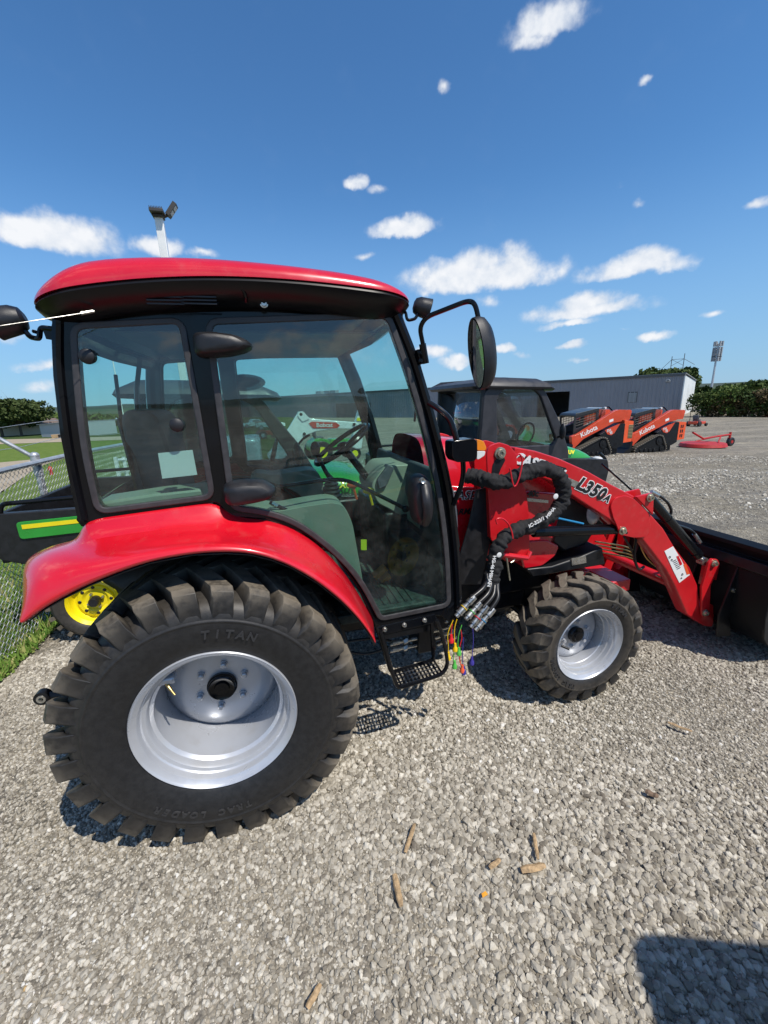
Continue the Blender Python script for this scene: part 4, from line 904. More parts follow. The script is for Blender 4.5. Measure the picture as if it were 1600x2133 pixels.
# sleeve of hoses, gathered black cloth
def sleeve(px, ys_, r, name):
    pts = spline([tuple(P(a, b, c)) for (a, b), c in zip(px, ys_)], 14); m = len(pts); n_ = 28
    mb = MB(); mb.tube(pts, r, n_); V = np.array(mb.v)
    from mathutils import noise as mn
    for i in range(m):
        for k in range(n_):
            v = Vector(mb.v[i*n_+k]); c = Vector(pts[i]); d = v-c
            w = mn.noise(Vector((i*.42, math.sin(2*PI*k/n_)*.9, math.cos(2*PI*k/n_)*.9)))
            w2 = abs(mn.noise(v*34))*2-.6; w3 = mn.noise(Vector((i*.17+9, k*.05, 3))); mb.v[i*n_+k] = tuple(c+d*(.98+.20*w+.17*w2+.22*w3))
    return mb.build(name, fabric, tr, angle=70)
sleeve([(972, 990), (998, 996), (1022, 1002), (1048, 1004), (1082, 990), (1110, 980), (1140, 978), (1164, 992), (1174, 1018), (1170, 1048), (1150, 1072), (1118, 1090), (1085, 1102)], [.40, .36, .31, .30, .30, .30, .31, .31, .31, .31, .31, .31, .31], .037, 'hose_sleeve')
sleeve([(1100, 1094), (1072, 1106), (1048, 1122), (1034, 1148), (1030, 1180), (1024, 1210), (1018, 1236)], [.31, .30, .29, .28, .27, .26, .25], .036, 'hose_sleeve')
for s, px, py, d, sz, yv in (('HG-46 MSHAN', 1024, 1190, (1014, 1240), .024, .205), ('IC-323/1', 1118, 1088, (1150, 1070), .026, .262), ('MSHA', 1147, 1068, (1160, 1052), .024, .262)):
    ontext(s, px, py, yv, sz, white, tr, d, bold=.0008)
q = P(1040, 1156, .235); mb = MB(); mb.lathe([(0, .0), (-.001, .011), (0, .013)], q, 16); mb.build('sleeve_emblem', white, tr)
q = P(1158, 1034, .262); mb = MB(); mb.lathe([(0, .0), (-.001, .012), (0, .014)], q, 16); mb.build('sleeve_emblem', white, tr)
for loop in ([(1062, 975), (1070, 1012), (1080, 1000), (1088, 960), (1082, 946), (1076, 950)], [(1036, 1092), (1034, 1082), (1046, 1080), (1058, 1090), (1066, 1108), (1068, 1122)]):
    hose(loop, .262, .0042, red, 'cable_tie')
# four quick couplers with caps on cords
coup = [((1014, 1210), (988, 1243), (944, 1290), 'cap_yellow'), ((1022, 1220), (1000, 1256), (958, 1302), 'cap_green'), ((1030, 1222), (1014, 1262), (968, 1318), 'cap_red'), ((1036, 1226), (1028, 1268), (978, 1324), 'hose_blue')]
for k, (a, b, c, cm) in enumerate(coup):
    yv = .20; yb = .17
    hose([(a[0], a[1]-14), a, ((a[0]+b[0])/2+4, (a[1]+b[1])/2), (b[0]-8, b[1]+4)], [.25, .23, .20, .18], .0115)
    p0 = P(b[0], b[1], .185); p1 = P(c[0]-(-14), c[1]-14, .165) if k else P(c[0]+8, c[1]-8, .165)
    mb = MB(); ln = (p1-p0).length
    for t0, t1, r in ((0, .34, .0165), (.35, .5, .012), (.5, .62, .0175), (.64, .84, .016), (.85, .9, .018), (.9, 1.05, .012)): mb.cyl(p0.lerp(p1, t0), p0.lerp(p1, t1), r, 14)
    cp = mb.build('quick_coupler', steel, tr)
    mb = MB(); mb.cyl(p0.lerp(p1, .585), p0.lerp(p1, .612), .0185, 14); mb.build('coloured_ring', cm, cp)
for cm, pts, cap in (('cap_yellow', [(944, 1292), (933, 1320), (934, 1345), (934, 1366)], 10), ('cap_red', [(942, 1300), (940, 1318), (940, 1330)], 9), ('cap_yellow', [(952, 1290), (947, 1310), (947, 1345), (948, 1348)], 10), ('cap_green', [(962, 1302), (955, 1325), (954, 1350), (956, 1356)], 9),
                     ('cap_red', [(960, 1312), (962, 1330), (957, 1352), (958, 1380)], 0), ('cap_green', [(946, 1352), (945, 1375), (947, 1384)], 9), ('cap_orange', [(957, 1374), (960, 1384), (963, 1392)], 10), ('cord_purple', [(966, 1328), (964, 1350), (964, 1378), (966, 1396)], 6), ('cord_purple', [(985, 1310), (986, 1335), (984, 1360), (983, 1376)], 7)):
    hose(pts, .15, .0022, cm, 'cap_cord')
    if cap:
        q = P(*pts[-1], .15); mb = MB(); mb.lathe([(.02, 0), (.02, .006), (.002, .007), (-.004, .0115), (-.020, .0115), (-.022, 0)], q, 14, axis='Z'); mb.build('dust_cap', cm, tr, angle=40)
# valve block behind the step
mb = MB(); q = P(888, 1330, .36); mb.box(q.x-.05, q.x+.05, .34, .50, q.z-.07, q.z+.07); mb.box(q.x+.02, q.x+.08, .36, .46, q.z-.03, q.z+.09); mb.build('valve_block', blk_m, tr, bevel=.008)
mb = MB()
for k in range(4): a = P(900+4*k, 1300+14*k, .30); b = P(932+6*k, 1293+11*k, .24); mb.cyl(a, b, .011, 12); mb.cyl(a.lerp(b, .3), a.lerp(b, .5), .016, 6)
for k in range(2):
    for j in range(2): a = P(812+6*j, 1342+14*k-4*j, .34); b = P(868, 1330+14*k, .34); mb.cyl(a, b, .008, 10); mb.cyl(a, a.lerp(b, .35), .011, 10); mb.cyl(a.lerp(b, .5), a.lerp(b, .6), .016, 6)
mb.cyl(P(920, 1300, .25), P(926, 1275, .25), .008, 10); mb.build('hydraulic_fitting', steel, tr)
hose([(700, 1350), (760, 1362), (810, 1348)], .36, .006); hose([(700, 1340), (770, 1330), (815, 1335)], .4, .006)
# step
sp = [(793, 1316), (806, 1360), (818, 1405), (829, 1434), (880, 1418), (922, 1404), (933, 1385), (928, 1350), (918, 1312), (910, 1292)]
mb = MB(); mb.tube(rnd([tuple(P(a, b, .10)) for a, b in sp], .03, closed=False), .009, 8); stp = mb.build('step', blk, tr)
pts = PL([(785, 1306), (905, 1279), (915, 1294), (800, 1321)], .13); plate('step_bracket', pts, [], .125, .135, blk, stp)
for px, py in ((801, 1310), (842, 1301), (884, 1291)): bolt(stp, *P(px, py, .124), r=.007, m=steel, name='bracket_bolt')
mb = MB(); qa, qb = P(829, 1432, .10), P(922, 1404, .10)
def tread(mb, y0, y1, n1=12, n2=4):
    for i in range(n1+1):
        a = qa.lerp(qb, i/n1); mb.box(a.x-.004, a.x+.004, y0, y1, a.z-.003, a.z+.003)
    for j in range(n2+1):
        y = y0+(y1-y0)*j/n2; mb.tube([(qa.x, y, qa.z), (qb.x, y, qb.z)], .0045, 4)
tread(mb, .105, .205); mb.build('step_tread', blk, stp)
mb = MB(); mb.tube(rnd([(P(793, 1316, .10).x, .21, P(793, 1316, .10).z), (qa.x, .21, qa.z), (qb.x, .21, qb.z), (P(918, 1312, .1).x, .21, P(918, 1312, .1).z)], .02, closed=False), .009, 8); mb.build('step_side_rail', blk, stp)
mb = MB(); mb.prism(PL([(780, 1300), (930, 1268), (955, 1288), (955, 1300), (800, 1330)], .25), .24, .30); mb.build('cab_sill', blk_m, tr)

# ------------------------------------------------------------------ side-by-side utility vehicles
def utv(word=True):
    r = empty('utility_vehicle')
    def bld(mb, nm, m, par=r, **k): return mb.build(nm, m, par, **k)
    # wheels
    for x, y, s in ((.50, 0, 1), (2.44, 0, 1), (.50, 1.46, -1), (2.44, 1.46, -1)):
        R = .30; w = empty('wheel', (x, y, R), r); c = (x, y, R)
        pr_ = [(.01, .17), (-.005, .18), (-.02, .21), (-.02, .25), (0, .275), (.03, .282), (.12, .285), (.21, .282), (.24, .27), (.25, .22), (.23, .17)]
        mb = MB(); mb.lathe([(a*s, b) for a, b in pr_], c, 40, w=[.2]*len(pr_))
        for k in range(22):
            th = 2*PI*k/22
            for y0, y1, dt in ((-.014, .11, 0), (.12, .244, .14)):
                v = []
                for rad in (.27, .302):
                    for yy_, dd in ((y0, 0), (y1, .08)):
                        for hw in (-.05, .05):
                            t_ = th+dt+dd+hw; v.append((c[0]+rad*math.cos(t_), c[1]+yy_*s, c[2]+rad*math.sin(t_)))
                mb.add(v, [(0, 1, 3, 2), (4, 6, 7, 5), (0, 4, 5, 1), (2, 3, 7, 6), (0, 2, 6, 4), (1, 5, 7, 3)], [.9]*8)
        bld(mb, 'tyre', 'tyre', w)
        mb = MB(); mb.lathe([(a*s, b) for a, b in [(.012, .163), (0, .172), (-.008, .178), (-.004, .181), (.01, .180), (.01, .172), (.02, .160), (.05, .150), (.06, .142), (.055, .125), (.04, .115), (.04, .09), (.055, .07), (.055, .0)]], c, 40); rm_ = bld(mb, 'rim', yellow, w, angle=30)
        for k in range(8):
            th = 2*PI*k/8; mb = MB(); mb.ell((c[0]+.103*math.cos(th), c[1]+.040*s, c[2]+.103*math.sin(th)), (.013, .006, .013), 10, 6); bld(mb, 'rim_hole', black_print, w)
        mb = MB(); mb.lathe([(.05*s, .036), (.0, .036), (-.012*s, .03), (-.014*s, 0)], c, 20); bld(mb, 'hub_cap', blk_p, w)
        for k in range(4):
            th = 2*PI*k/4+.4; mb = MB(); mb.cyl((c[0]+.055*math.cos(th), c[1]+.055*s, c[2]+.055*math.sin(th)), (c[0]+.055*math.cos(th), c[1]+.03*s, c[2]+.055*math.sin(th)), .009, 6); bld(mb, 'lug_nut', steel, w)
    # bed
    mb = MB(); mb.prism(rnd([(0, .74), (.02, .70), (.18, .64), (.30, .62), (.36, .68), (.62, .70), (.74, .63), (1.06, .62), (1.08, 1.0), (.06, 1.02), (.02, .98)], .03, 3), .0, .06); b1 = bld(mb, 'cargo_bed_side', blk_p, bevel=.008)
    mb = MB(); mb.prism(rnd([(0, .74), (.02, .70), (.18, .64), (.30, .62), (.36, .68), (.62, .70), (.74, .63), (1.06, .62), (1.08, 1.0), (.06, 1.02), (.02, .98)], .03, 3), 1.40, 1.46); bld(mb, 'cargo_bed_side', blk_p, bevel=.008)
    mb = MB(); mb.box(.03, 1.06, .06, 1.40, .66, .70); mb.box(.0, .04, .05, 1.41, .66, 1.0); mb.box(1.04, 1.08, .05, 1.41, .66, 1.06); bld(mb, 'cargo_bed', blk_p, bevel=.006)
    for y0, y1 in ((-.012, .0), (1.46, 1.472)):
        ym = min(y0, y1)
        g_ = plate('green_side_panel', rnd([(.17, .835), (1.04, .85), (1.04, .965), (.17, .955)], .025, 3), [], y0, y1, green, r, .003)
        yy0 = y0-.003 if y0 < 0 else y1; plate('yellow_stripe', [(.20, .905), (1.03, .918), (1.03, .943), (.20, .935)], [], yy0, yy0+.003, yellow, g_, .0005)
    for y0 in (.0, 1.36):
        mb = MB(); mb.box(-.012, .01, y0+.02, y0+.09, .74, .92); tl = bld(mb, 'tail_light', mat('red_lens', (.45, .01, .015), .15, coat=1), bevel=.004)
    mb = MB()
    for y in (.03, 1.43): mb.tube(rnd([(.08, y, 1.02), (.10, y, 1.08), (1.0, y, 1.09), (1.04, y, 1.03)], .03, closed=False), .016, 8)
    bld(mb, 'bed_rail', blk)
    # lower body
    mb = MB(); mb.prism(rnd([(1.02, .64), (1.0, .36), (2.05, .34), (2.10, .62), (2.22, .72), (2.60, .74), (2.74, .62), (2.86, .48), (3.02, .50), (3.06, .72), (3.02, .86), (2.35, .92), (1.02, .80)], .03, 3), .03, 1.43); bld(mb, 'body', blk_p, bevel=.012)
    mb = MB(); mb.box(.2, 2.9, .35, 1.1, .28, .5); bld(mb, 'underframe', blk_m)
    # hood
    sec = [(2.22, 1.10, .60), (2.40, 1.09, .62), (2.65, 1.04, .60), (2.88, .95, .54), (3.0, .84, .48)]; vs = []
    for x, z, hw in sec:
        for k in range(13):
            t = k/12*PI; vs.append((x, .73-hw*abs(math.cos(t))**.4*(1 if math.cos(t) > 0 else -1), .80+(z-.80)*max(0, math.sin(t))**.45))
    mb = MB(); mb.add(vs, [(i*13+k, i*13+k+1, (i+1)*13+k+1, (i+1)*13+k) for i in range(4) for k in range(12)]); hd = bld(mb, 'hood', green, sub=1)
    if word: text('XUV', (2.46, .105, .985), (1, 0, -.08), (.1, .45, 1), .075, yellow, hd, bold=.003, shear=.2)
    for y in (.16, 1.30):
        mb = MB(); mb.ell((2.97, y, .83), (.07, .09, .06)); bld(mb, 'headlight', clear)
    mb = MB(); mb.tube(rnd([(2.95, .25, .52), (3.12, .22, .55), (3.16, .22, .84), (3.05, .22, .92)], .04, closed=False), .022, 8); mb.tube(rnd([(2.95, 1.21, .52), (3.12, 1.24, .55), (3.16, 1.24, .84), (3.05, 1.24, .92)], .04, closed=False), .022, 8)
    mb.tube([(3.15, .22, .80), (3.15, 1.24, .80)], .022, 8); mb.tube([(3.13, .22, .58), (3.13, 1.24, .58)], .022, 8); bld(mb, 'brush_guard', blk)
    # cab
    out = rnd([(1.10, .80), (1.16, 1.70), (1.28, 1.78), (1.78, 1.78), (1.98, 1.70), (2.22, 1.36), (2.40, 1.00), (2.42, .80)], .05, 4)
    win = rnd([(1.36, 1.10), (1.33, 1.62), (1.42, 1.72), (1.84, 1.70), (1.93, 1.64), (2.20, 1.14), (2.14, 1.08)], .04, 4)
    fr_ = mat('grey_cab_plastic', (.028, .028, .033), .45, var=.2, vs=12)
    for y0, y1 in ((.04, .10), (1.36, 1.42)):
        d_ = plate('door', out, [win], y0, y1, fr_, r, .012)
        plate('pane', win, [], (y0+y1)/2-.003, (y0+y1)/2+.003, g_dark, d_, .001)
        ya, yb = (y0-.012, y0) if y0 < .5 else (y1, y1+.012)
        plate('door_panel', rnd([(1.40, .84), (1.42, 1.02), (1.70, 1.0), (1.78, .96), (2.1, .97), (2.24, .84)], .03, 3), [], ya, yb, blk_p, d_, .004)
    mb = MB()
    for y in (.08, 1.38): mb.tube([(1.12, y, .82), (1.17, y, 1.78)], .035, 8)
    mb.tube([(1.15, .08, 1.76), (1.15, 1.38, 1.76)], .04, 8); mb.box(1.09, 1.14, .10, 1.36, .80, 1.10); bld(mb, 'roll_cage', blk_p)
    pn = [(1.13, .14, 1.12), (1.13, 1.32, 1.12), (1.17, 1.32, 1.70), (1.17, .14, 1.70)]
    mb = MB(); mb.add(pn, [(0, 1, 2, 3)]); bld(mb, 'rear_window', g_dark, solid=.004)
    mb = MB(); mb.add([(2.34, .14, 1.06), (2.34, 1.32, 1.06), (1.96, 1.32, 1.74), (1.96, .14, 1.74)], [(0, 1, 2, 3)]); bld(mb, 'windscreen', g_dark, solid=.004)
    vs = []; ring_ = [(1.06, 2.06, .0), (1.03, 2.09, .03), (1.06, 2.05, .07), (1.16, 1.95, .085)]
    lv_ = [(1.03, 2.10, .0, 1.46, 1.765), (1.01, 2.13, -.015, 1.475, 1.79), (1.03, 2.10, .0, 1.46, 1.825), (1.14, 1.98, .09, 1.37, 1.852), (1.4, 1.7, .4, 1.1, 1.858)]
    mb = MB(); vv = []
    for x0, x1, y0, y1, z in lv_:
        q_ = rnd([(x0, y0), (x0, y1), (x1, y1), (x1, y0)], .10, 5)
        vv += [(a, b, z-.085*max(0, (a-1.62)/.48)**1.7-(.03 if a < 1.15 else 0)) for a, b in q_]
    n_ = len(q_); mb.add(vv, [(j*n_+i, j*n_+(i+1) % n_, (j+1)*n_+(i+1) % n_, (j+1)*n_+i) for j in range(4) for i in range(n_)]+[tuple(4*n_+i for i in range(n_)), tuple(i for i in range(n_-1, -1, -1))])
    bld(mb, 'roof', fr_, angle=45)
    mb = MB(); mb.box(1.30, 1.75, .2, 1.26, .80, .95); mb.box(1.25, 1.38, .2, 1.26, .95, 1.45); bld(mb, 'seat', seat_m, bevel=.04)
    mb = MB(); mb.tube([(2.02+.1*math.cos(a)*.5, .45+.17*math.sin(a), 1.22+.15*math.cos(a)) for a in [2*PI*k/24 for k in range(24)]], .013, 6, closed=True); bld(mb, 'steering_wheel', blk)
    mb = MB(); mb.ell((2.20, -.06, 1.28), (.03, .05, .10)); mb.tube([(2.22, .06, 1.2), (2.20, -.05, 1.22)], .014, 6); bld(mb, 'side_mirror', blk_p)
    return r
u1 = utv(); u1.location = (-1.57, 1.83, 0); tag(u1, 'green utility vehicle with yellow wheels parked behind the red tractor\'s rear fender', 'utility vehicle', 'green utility vehicles in the row')
u2 = copy_tree(u1); u2.scale = (1.05,)*3; u2.location = (1.70, 3.34, float(H(3.2, 3.9))); u2['label'] = 'utility vehicle with grey cab seen above the red tractor\'s loader arm'
u3 = copy_tree(u1); u3.location = (.36, -2.70, 0); u3.rotation_euler.z = -.36; u3['label'] = 'utility vehicle parked behind the camera, casting the shadow on the gravel'

for ch in u2.children:
    if ch.name.split('.')[0] in ('door', 'roof', 'windscreen', 'roll_cage', 'rear_window'): ch.scale.z = 1.10; ch.location.z = .8*(1-1.10)
for ch in u1.children:
    if ch.name.split('.')[0] in ('door', 'roof', 'windscreen', 'roll_cage', 'rear_window', 'steering_wheel', 'side_mirror'): ch.location.x -= .14
# ------------------------------------------------------------------ chain-link fence
fn = empty('chain_link_fence', (-1.9, 1.5, 0)); tag(fn, 'galvanised chain-link fence with top rail beside the lawn', 'fence')
FY0, FY1, FH = 1.05, 26., 1.27
def FP(s, z): y = FY0+s; return Vector((fence_x(y), y, float(H(fence_x(y), y))+z))
FL = FY1-FY0
mb = MB(); mb.tube([FP(s, FH) for s in np.linspace(0, FL, 12)], .021, 10); mb.build('top_rail', galv, fn)
post_s = [1.62+2.9*k for k in range(8)]
for s in post_s:
    p = FP(s, 0)+Vector((-.03, 0, 0)); mb = MB(); mb.cyl(p-Vector((0, 0, .1)), p+Vector((0, 0, FH-.03)), .027, 12); po = mb.build('post', galv, fn)
    mb = MB(); mb.cyl(p+Vector((0, 0, FH-.12)), p+Vector((0, 0, FH+.04)), .033, 12); mb.ell(p+Vector((0, 0, FH+.05)), (.034, .034, .03)); mb.build('post_cap', galv, po)
    mb = MB(); mb.tube([p+Vector((0, 0, FH+.03)), p+Vector((-.30, -.12, FH+.33))], .016, 8); mb.build('outrigger_arm', galv, po)
mb = MB()
d_ = .052; nw = int(FL/d_); rows = int((FH-.02)/d_)*2
for i in range(nw):
    far = i*d_ > 9
    if i*d_ > 14: break
    pts = []
    for j in range(rows+1):
        s = i*d_+(d_ if j % 2 else 0)*.5+(.0); z = .03+j*d_*.5
        p = FP(s, z); p.x += .004*(1 if j % 2 else -1); pts.append(p)
    # wire woven with its neighbour: mirrored twin
    mb.tube(pts, .0019, 3, caps=False)
    pts2 = [FP(i*d_-(d_ if j % 2 else 0)*.5, .03+j*d_*.5)+Vector((-.004*(1 if j % 2 else -1), 0, 0)) for j in range(rows+1)]
    mb.tube(pts2, .0019, 3, caps=False)
tag(mb.build('wire_mesh', galv, fn, angle=0, fix=False), kind='stuff')
for k, zz in ((0, .14), (1, .30)):
    mb = MB(); mb.tube([FP(s, FH+zz)+Vector((-.14-.12*k, -.06, .02*math.sin(s*3))) for s in np.linspace(0, FL, 60)], .0022, 4); mb.build('barbed_wire', galv, fn)

# ------------------------------------------------------------------ lawn, dirt road, fields on the left
def fx(y): return fence_x(y)
strip_sheet('lawn', 'mown_grass', [(fx(-1)+.06, -1), (fx(26)+.06, 26), (6, 80), (-90, 80), (-90, -1)], .004, .8)
def px_sheet(name, m, lo, up, dz, n=30):
    xs = np.linspace(0, 1, n+1); vs = []
    for j in range(5):
        for t in xs:
            def pt(L_): x = L_[0][0]+(L_[-1][0]-L_[0][0])*t; return x, float(np.interp(x, [p[0] for p in L_], [p[1] for p in L_]))
            a_, b_ = pt(lo), pt(up); q = G(a_[0], a_[1]+(b_[1]-a_[1])*j/4); q = q if j else q
            vs.append((q[0], q[1], float(H(q[0], q[1]))+dz))
    mb = MB(); mb.add(vs, [(j*(n+1)+i, j*(n+1)+i+1, (j+1)*(n+1)+i+1, (j+1)*(n+1)+i) for j in range(4) for i in range(n)]); return tag(mb.build(name, m, None, angle=60), kind='structure')
px_sheet('dirt_road', 'pale_dirt_road', [(-260, 1090), (0, 1030), (40, 1002), (80, 974), (140, 954), (240, 944), (330, 936)], [(-260, 962), (0, 945), (140, 940), (330, 932)], .07)
px_sheet('far_road', 'pale_dirt_road', [(-260, 938), (0, 927), (140, 922), (330, 915)], [(-260, 929), (0, 917), (140, 914), (330, 908)], .14)
strip_sheet('far_field', 'far_fields', [(-500, 78), (-500, 600), (-20, 600), (12, 78)][::-1], .012, 14)
grass_m = inst_mat('grass_blades', [(0, (.07, .15, .02)), (.45, (.14, .24, .04)), (.8, (.22, .29, .07)), (1, (.38, .34, .14))], .7)
def blades(n, y0, y1, name, label, hmax):
    y = y0+(y1-y0)*rng.random(n)**1.35; w_ = .22+.9*(y-y0)+1.2; x = fx(y)+.10-w_*rng.random(n)**1.15; h_ = None
    h = hmax*(.45+.7*rng.random(n)); sc = np.stack([.10+.12*rng.random(n), .10+.12*rng.random(n), h], 1)
    rt = np.stack([(rng.random(n)-.5)*.9, (rng.random(n)-.5)*.9, rng.random(n)*6.28], 1)
    z = H(x, y)+h*.4
    return scatter(name, np.stack([x, y, z], 1), sc, rt, rng.random(n), grass_m, 'blade', label, 2)
blades(60000, .9, 9., 'grass', 'short green grass behind the chain-link fence', .055)
blades(2200, .9, 3.2, 'fence_weeds', 'longer grass growing along the fence foot', .12)

# ------------------------------------------------------------------ trees, hedge, hills
def leafmat(name, c1, c2):
    m = bpy.data.materials.new(name); m.use_nodes = True; t = m.node_tree; b = t.nodes['Principled BSDF']; b.inputs['Roughness'].default_value = .7; b.inputs['Specular IOR Level'].default_value = .2
    g = N(t, 'ShaderNodeTexCoord').outputs['Object']; L(t, mixc(t, mr(t, noise(t, g, 1.3, 5, .7), .35, .65), c1, c2), b.inputs['Base Color']); MATS[name] = m; return m
leaf_a = leafmat('oak_leaves', (.035, .055, .014), (.075, .10, .03)); leaf_b = leafmat('hedge_leaves', (.03, .06, .012), (.085, .11, .03)); leaf_c = leafmat('bright_leaves', (.05, .09, .015), (.11, .15, .035)); leaf_r = leafmat('reddish_leaves', (.07, .05, .02), (.10, .07, .03))
bark = mat('bark', (.10, .08, .06), .9, var=.3, vs=10)
def crown_mb(lobes, n, size):
    mb = MB()
    for _ in range(n):
        c, r = lobes[rng.integers(len(lobes))]
        d = rng.normal(size=3); d /= np.linalg.norm(d); k = r*(.55+.5*rng.random()**.6); p = np.array(c)+d*k*np.array([1, 1, .85])
        a = rng.normal(size=3); a /= np.linalg.norm(a); b = np.cross(a, rng.normal(size=3)); b /= np.linalg.norm(b); s = size*(.5+rng.random())
        mb.add([p-a*s, p+b*s*.7, p+a*s, p-b*s*.7], [(0, 1, 2, 3)])
    return mb
def tree(name, base, h, w, m, label, n=3500, leaf=.16, bare=0, group=None, cat='tree'):
    t = empty(name, base); tag(t, label, cat, group); b = np.array(base); lobes = []
    mb = MB(); mb.tube([b+np.array([0, 0, -.2]), b+np.array([.1, 0, h*.3]), b+np.array([0, .1, h*.6])], [h*.035, h*.028, h*.015], 8)
    for k in range(13):
        th = k*2.4+rng.random(); R_ = min(w*(.14+.08*rng.random()), h*.3); rr = (w*.5-R_)*(.3+.7*rng.random()); z = min(h*(.42+.5*rng.random()), h-R_*.9-.25*h*(2*rr/w)**2); c = b+np.array([rr*math.cos(th), rr*math.sin(th), z]); lobes.append((c, R_))
        mb.tube([b+np.array([0, 0, h*.3]), b+np.array([rr*.5*math.cos(th), rr*.5*math.sin(th), z*.75]), c], [h*.014, h*.009, h*.004], 5)
    lobes.append((b+np.array([0, 0, h-min(w*.2, h*.3)]), min(w*.2, h*.3))); mb.build('trunk', bark, t)
    for k in range(bare):
        th = rng.random()*6.3; p = b+np.array([0, 0, h*.3]); pts = [p]
        for _ in range(5): p = p+np.array([math.cos(th)*w*.12, math.sin(th)*w*.12-.05, h*.11])+rng.normal(size=3)*.15; th += rng.normal()*.4; pts.append(p)
        mb = MB(); mb.tube(pts, [.05, .04, .03, .02, .014, .008], 4)
        for q in pts[2:]:
            for _ in range(4): mb.tube([q, q+rng.normal(size=3)*.5+np.array([0, 0, .4])], [.012, .004], 3)
        mb.build('bare_branch', mat('grey_bark', (.28, .25, .21), .9), t)
    o = crown_mb(lobes, n, leaf).build('crown', m, t, angle=0, fix=False); return t
def at_dist(px, py, d):
    """point on the ground under image column px at ground distance d"""
    v = ray(px, py); v = v/math.hypot(v[0], v[1]); x, y = CAM[0]+v[0]*d, CAM[1]+v[1]*d; return (float(x), float(y), float(H(x, y)))
def zat(px, py, d): v = ray(px, py); v = v/math.hypot(v[0], v[1]); return float(CAM[2]+v[2]*d)
gq = G(46, 910); gd_ = math.hypot(gq[0]-CAM[0], gq[1]-CAM[1]); tree('shade_tree', tuple(map(float, gq)), zat(40, 826, gd_)-gq[2], gd_*.115, leaf_a, 'broad dark green shade tree left of the far grey shed', 6000, .34, bare=0)
gq = G(6, 912); gd_ = math.hypot(gq[0]-CAM[0], gq[1]-CAM[1]); tree('bare_tree', tuple(map(float, gq)), zat(6, 818, gd_)-gq[2], gd_*.07, leaf_a, 'half-bare tree with pale twigs at the left picture edge', 900, .12, bare=7)
for k, (px, py, d, w) in enumerate(((92, 868, 150, 20), (112, 862, 170, 24), (132, 862, 160, 22), (75, 868, 190, 26), (232, 868, 150, 22), (255, 872, 150, 20))):
    b = at_dist(px, py+20, d); tree('far_tree', b, zat(px, py, d)-b[2], w, leaf_c, ['widest far tree left of the dark cab post', 'far tree directly above the grey shed roof', 'far tree touching the black rear cab post', 'far tree nearest the dark shade tree', 'first far tree seen through the rear side window', 'second far tree seen through the rear side window'][k], 700, 1.1, group='trees beyond the left field')
# trees behind the grey metal building
for k, (px, py, d, w, lab) in enumerate(((1360, 764, 150, 15, 'left tree rising behind the roof of the grey metal building'), (1395, 766, 152, 14, 'middle tree rising behind the roof of the grey metal building'), (1424, 764, 148, 9, 'right tree rising behind the roof of the grey metal building'), (1466, 806, 120, 4, 'small tree at the white end of the grey metal building'))):
    b = at_dist(px, 830, d); tree('roadside_tree', b, zat(px, py, d)-b[2], w, leaf_b, lab, 2600, .55, group='trees behind the metal building')
tree('hedge_tree', at_dist(1580, 840, 120), zat(1578, 788, 120)+2.9, 17, leaf_b, 'leafy tree behind the hedge at the right picture edge', 2600, .55)
# hedge: a row of shrubs, one by one
hp = [(1462, 812, leaf_b), (1482, 804, leaf_c), (1500, 820, leaf_r), (1520, 800, leaf_c), (1538, 816, leaf_r), (1553, 806, leaf_b), (1570, 814, leaf_b), (1588, 808, leaf_r), (1606, 812, leaf_b), (1628, 808, leaf_c)]
hl = ['first', 'second', 'third', 'fourth', 'fifth', 'sixth', 'seventh', 'eighth', 'ninth', 'tenth']
for k, (px, py, m) in enumerate(hp):
    for dd in (0,):
        b = np.array(G(px, 868)); d = math.hypot(b[0]-CAM[0], b[1]-CAM[1]); h = zat(px, py, d)-b[2]
        t = empty('shrub', tuple(b)); tag(t, f'{hl[k]} shrub of the overgrown hedge, counted from the metal building', 'shrub', 'overgrown hedge at the far edge of the lot')
        lobes = [(b+np.array([(rng.random()-.5)*2.8, (rng.random()-.5)*2.0, h*(.12+.68*rng.random())]), .9+.4*rng.random()) for _ in range(12)]
        mb = MB(); 
        for c, r_ in lobes[:5]: mb.tube([b, c], [.04, .015], 4)
        mb.build('stem', bark, t); crown_mb(lobes, 1500, .17).build('foliage', m, t, angle=0, fix=False)
# hills
def hills(name, m, d, hmin, hmax, a0, a1, seed, label):
    r_ = np.random.default_rng(seed); n = 120; ph = r_.random(6)*6.3; vs = []; fs = []
    for i in range(n+1):
        a = a0+(a1-a0)*i/n; hgt = hmin+(hmax-hmin)*(.5+.25*math.sin(a*5+ph[0])+.15*math.sin(a*13+ph[1])+.10*math.sin(a*31+ph[2])+.05*math.sin(a*90+ph[3]))
        for j, (dd, hh) in enumerate(((-.18, 0), (-.1, .5), (0, 1), (.12, 0))):
            vs.append((CAM[0]+d*(1+dd)*math.sin(a), CAM[1]+d*(1+dd)*math.cos(a), -2+hgt*hh))
    for i in range(n):
        for j in range(3): fs.append((i*4+j, i*4+j+1, i*4+4+j+1, i*4+4+j))
    mb = MB(); mb.add(vs, fs); tag(mb.build(name, m, None, angle=60), label, kind='structure')
hill_m = field_mat('wooded_hills', (.055, .075, .06), (.085, .11, .08), (.05, .065, .055), .004, .03, .2)
hills('hills', hill_m, 2600, 14, 46, -2.0, 3.6, 5, 'low wooded hills along the horizon')
hills('near_hills', leafmat('distant_trees', (.05, .075, .035), (.085, .11, .05)), 700, 3, 7, -1.9, 3.4, 8, 'tree-covered rise beyond the lot')

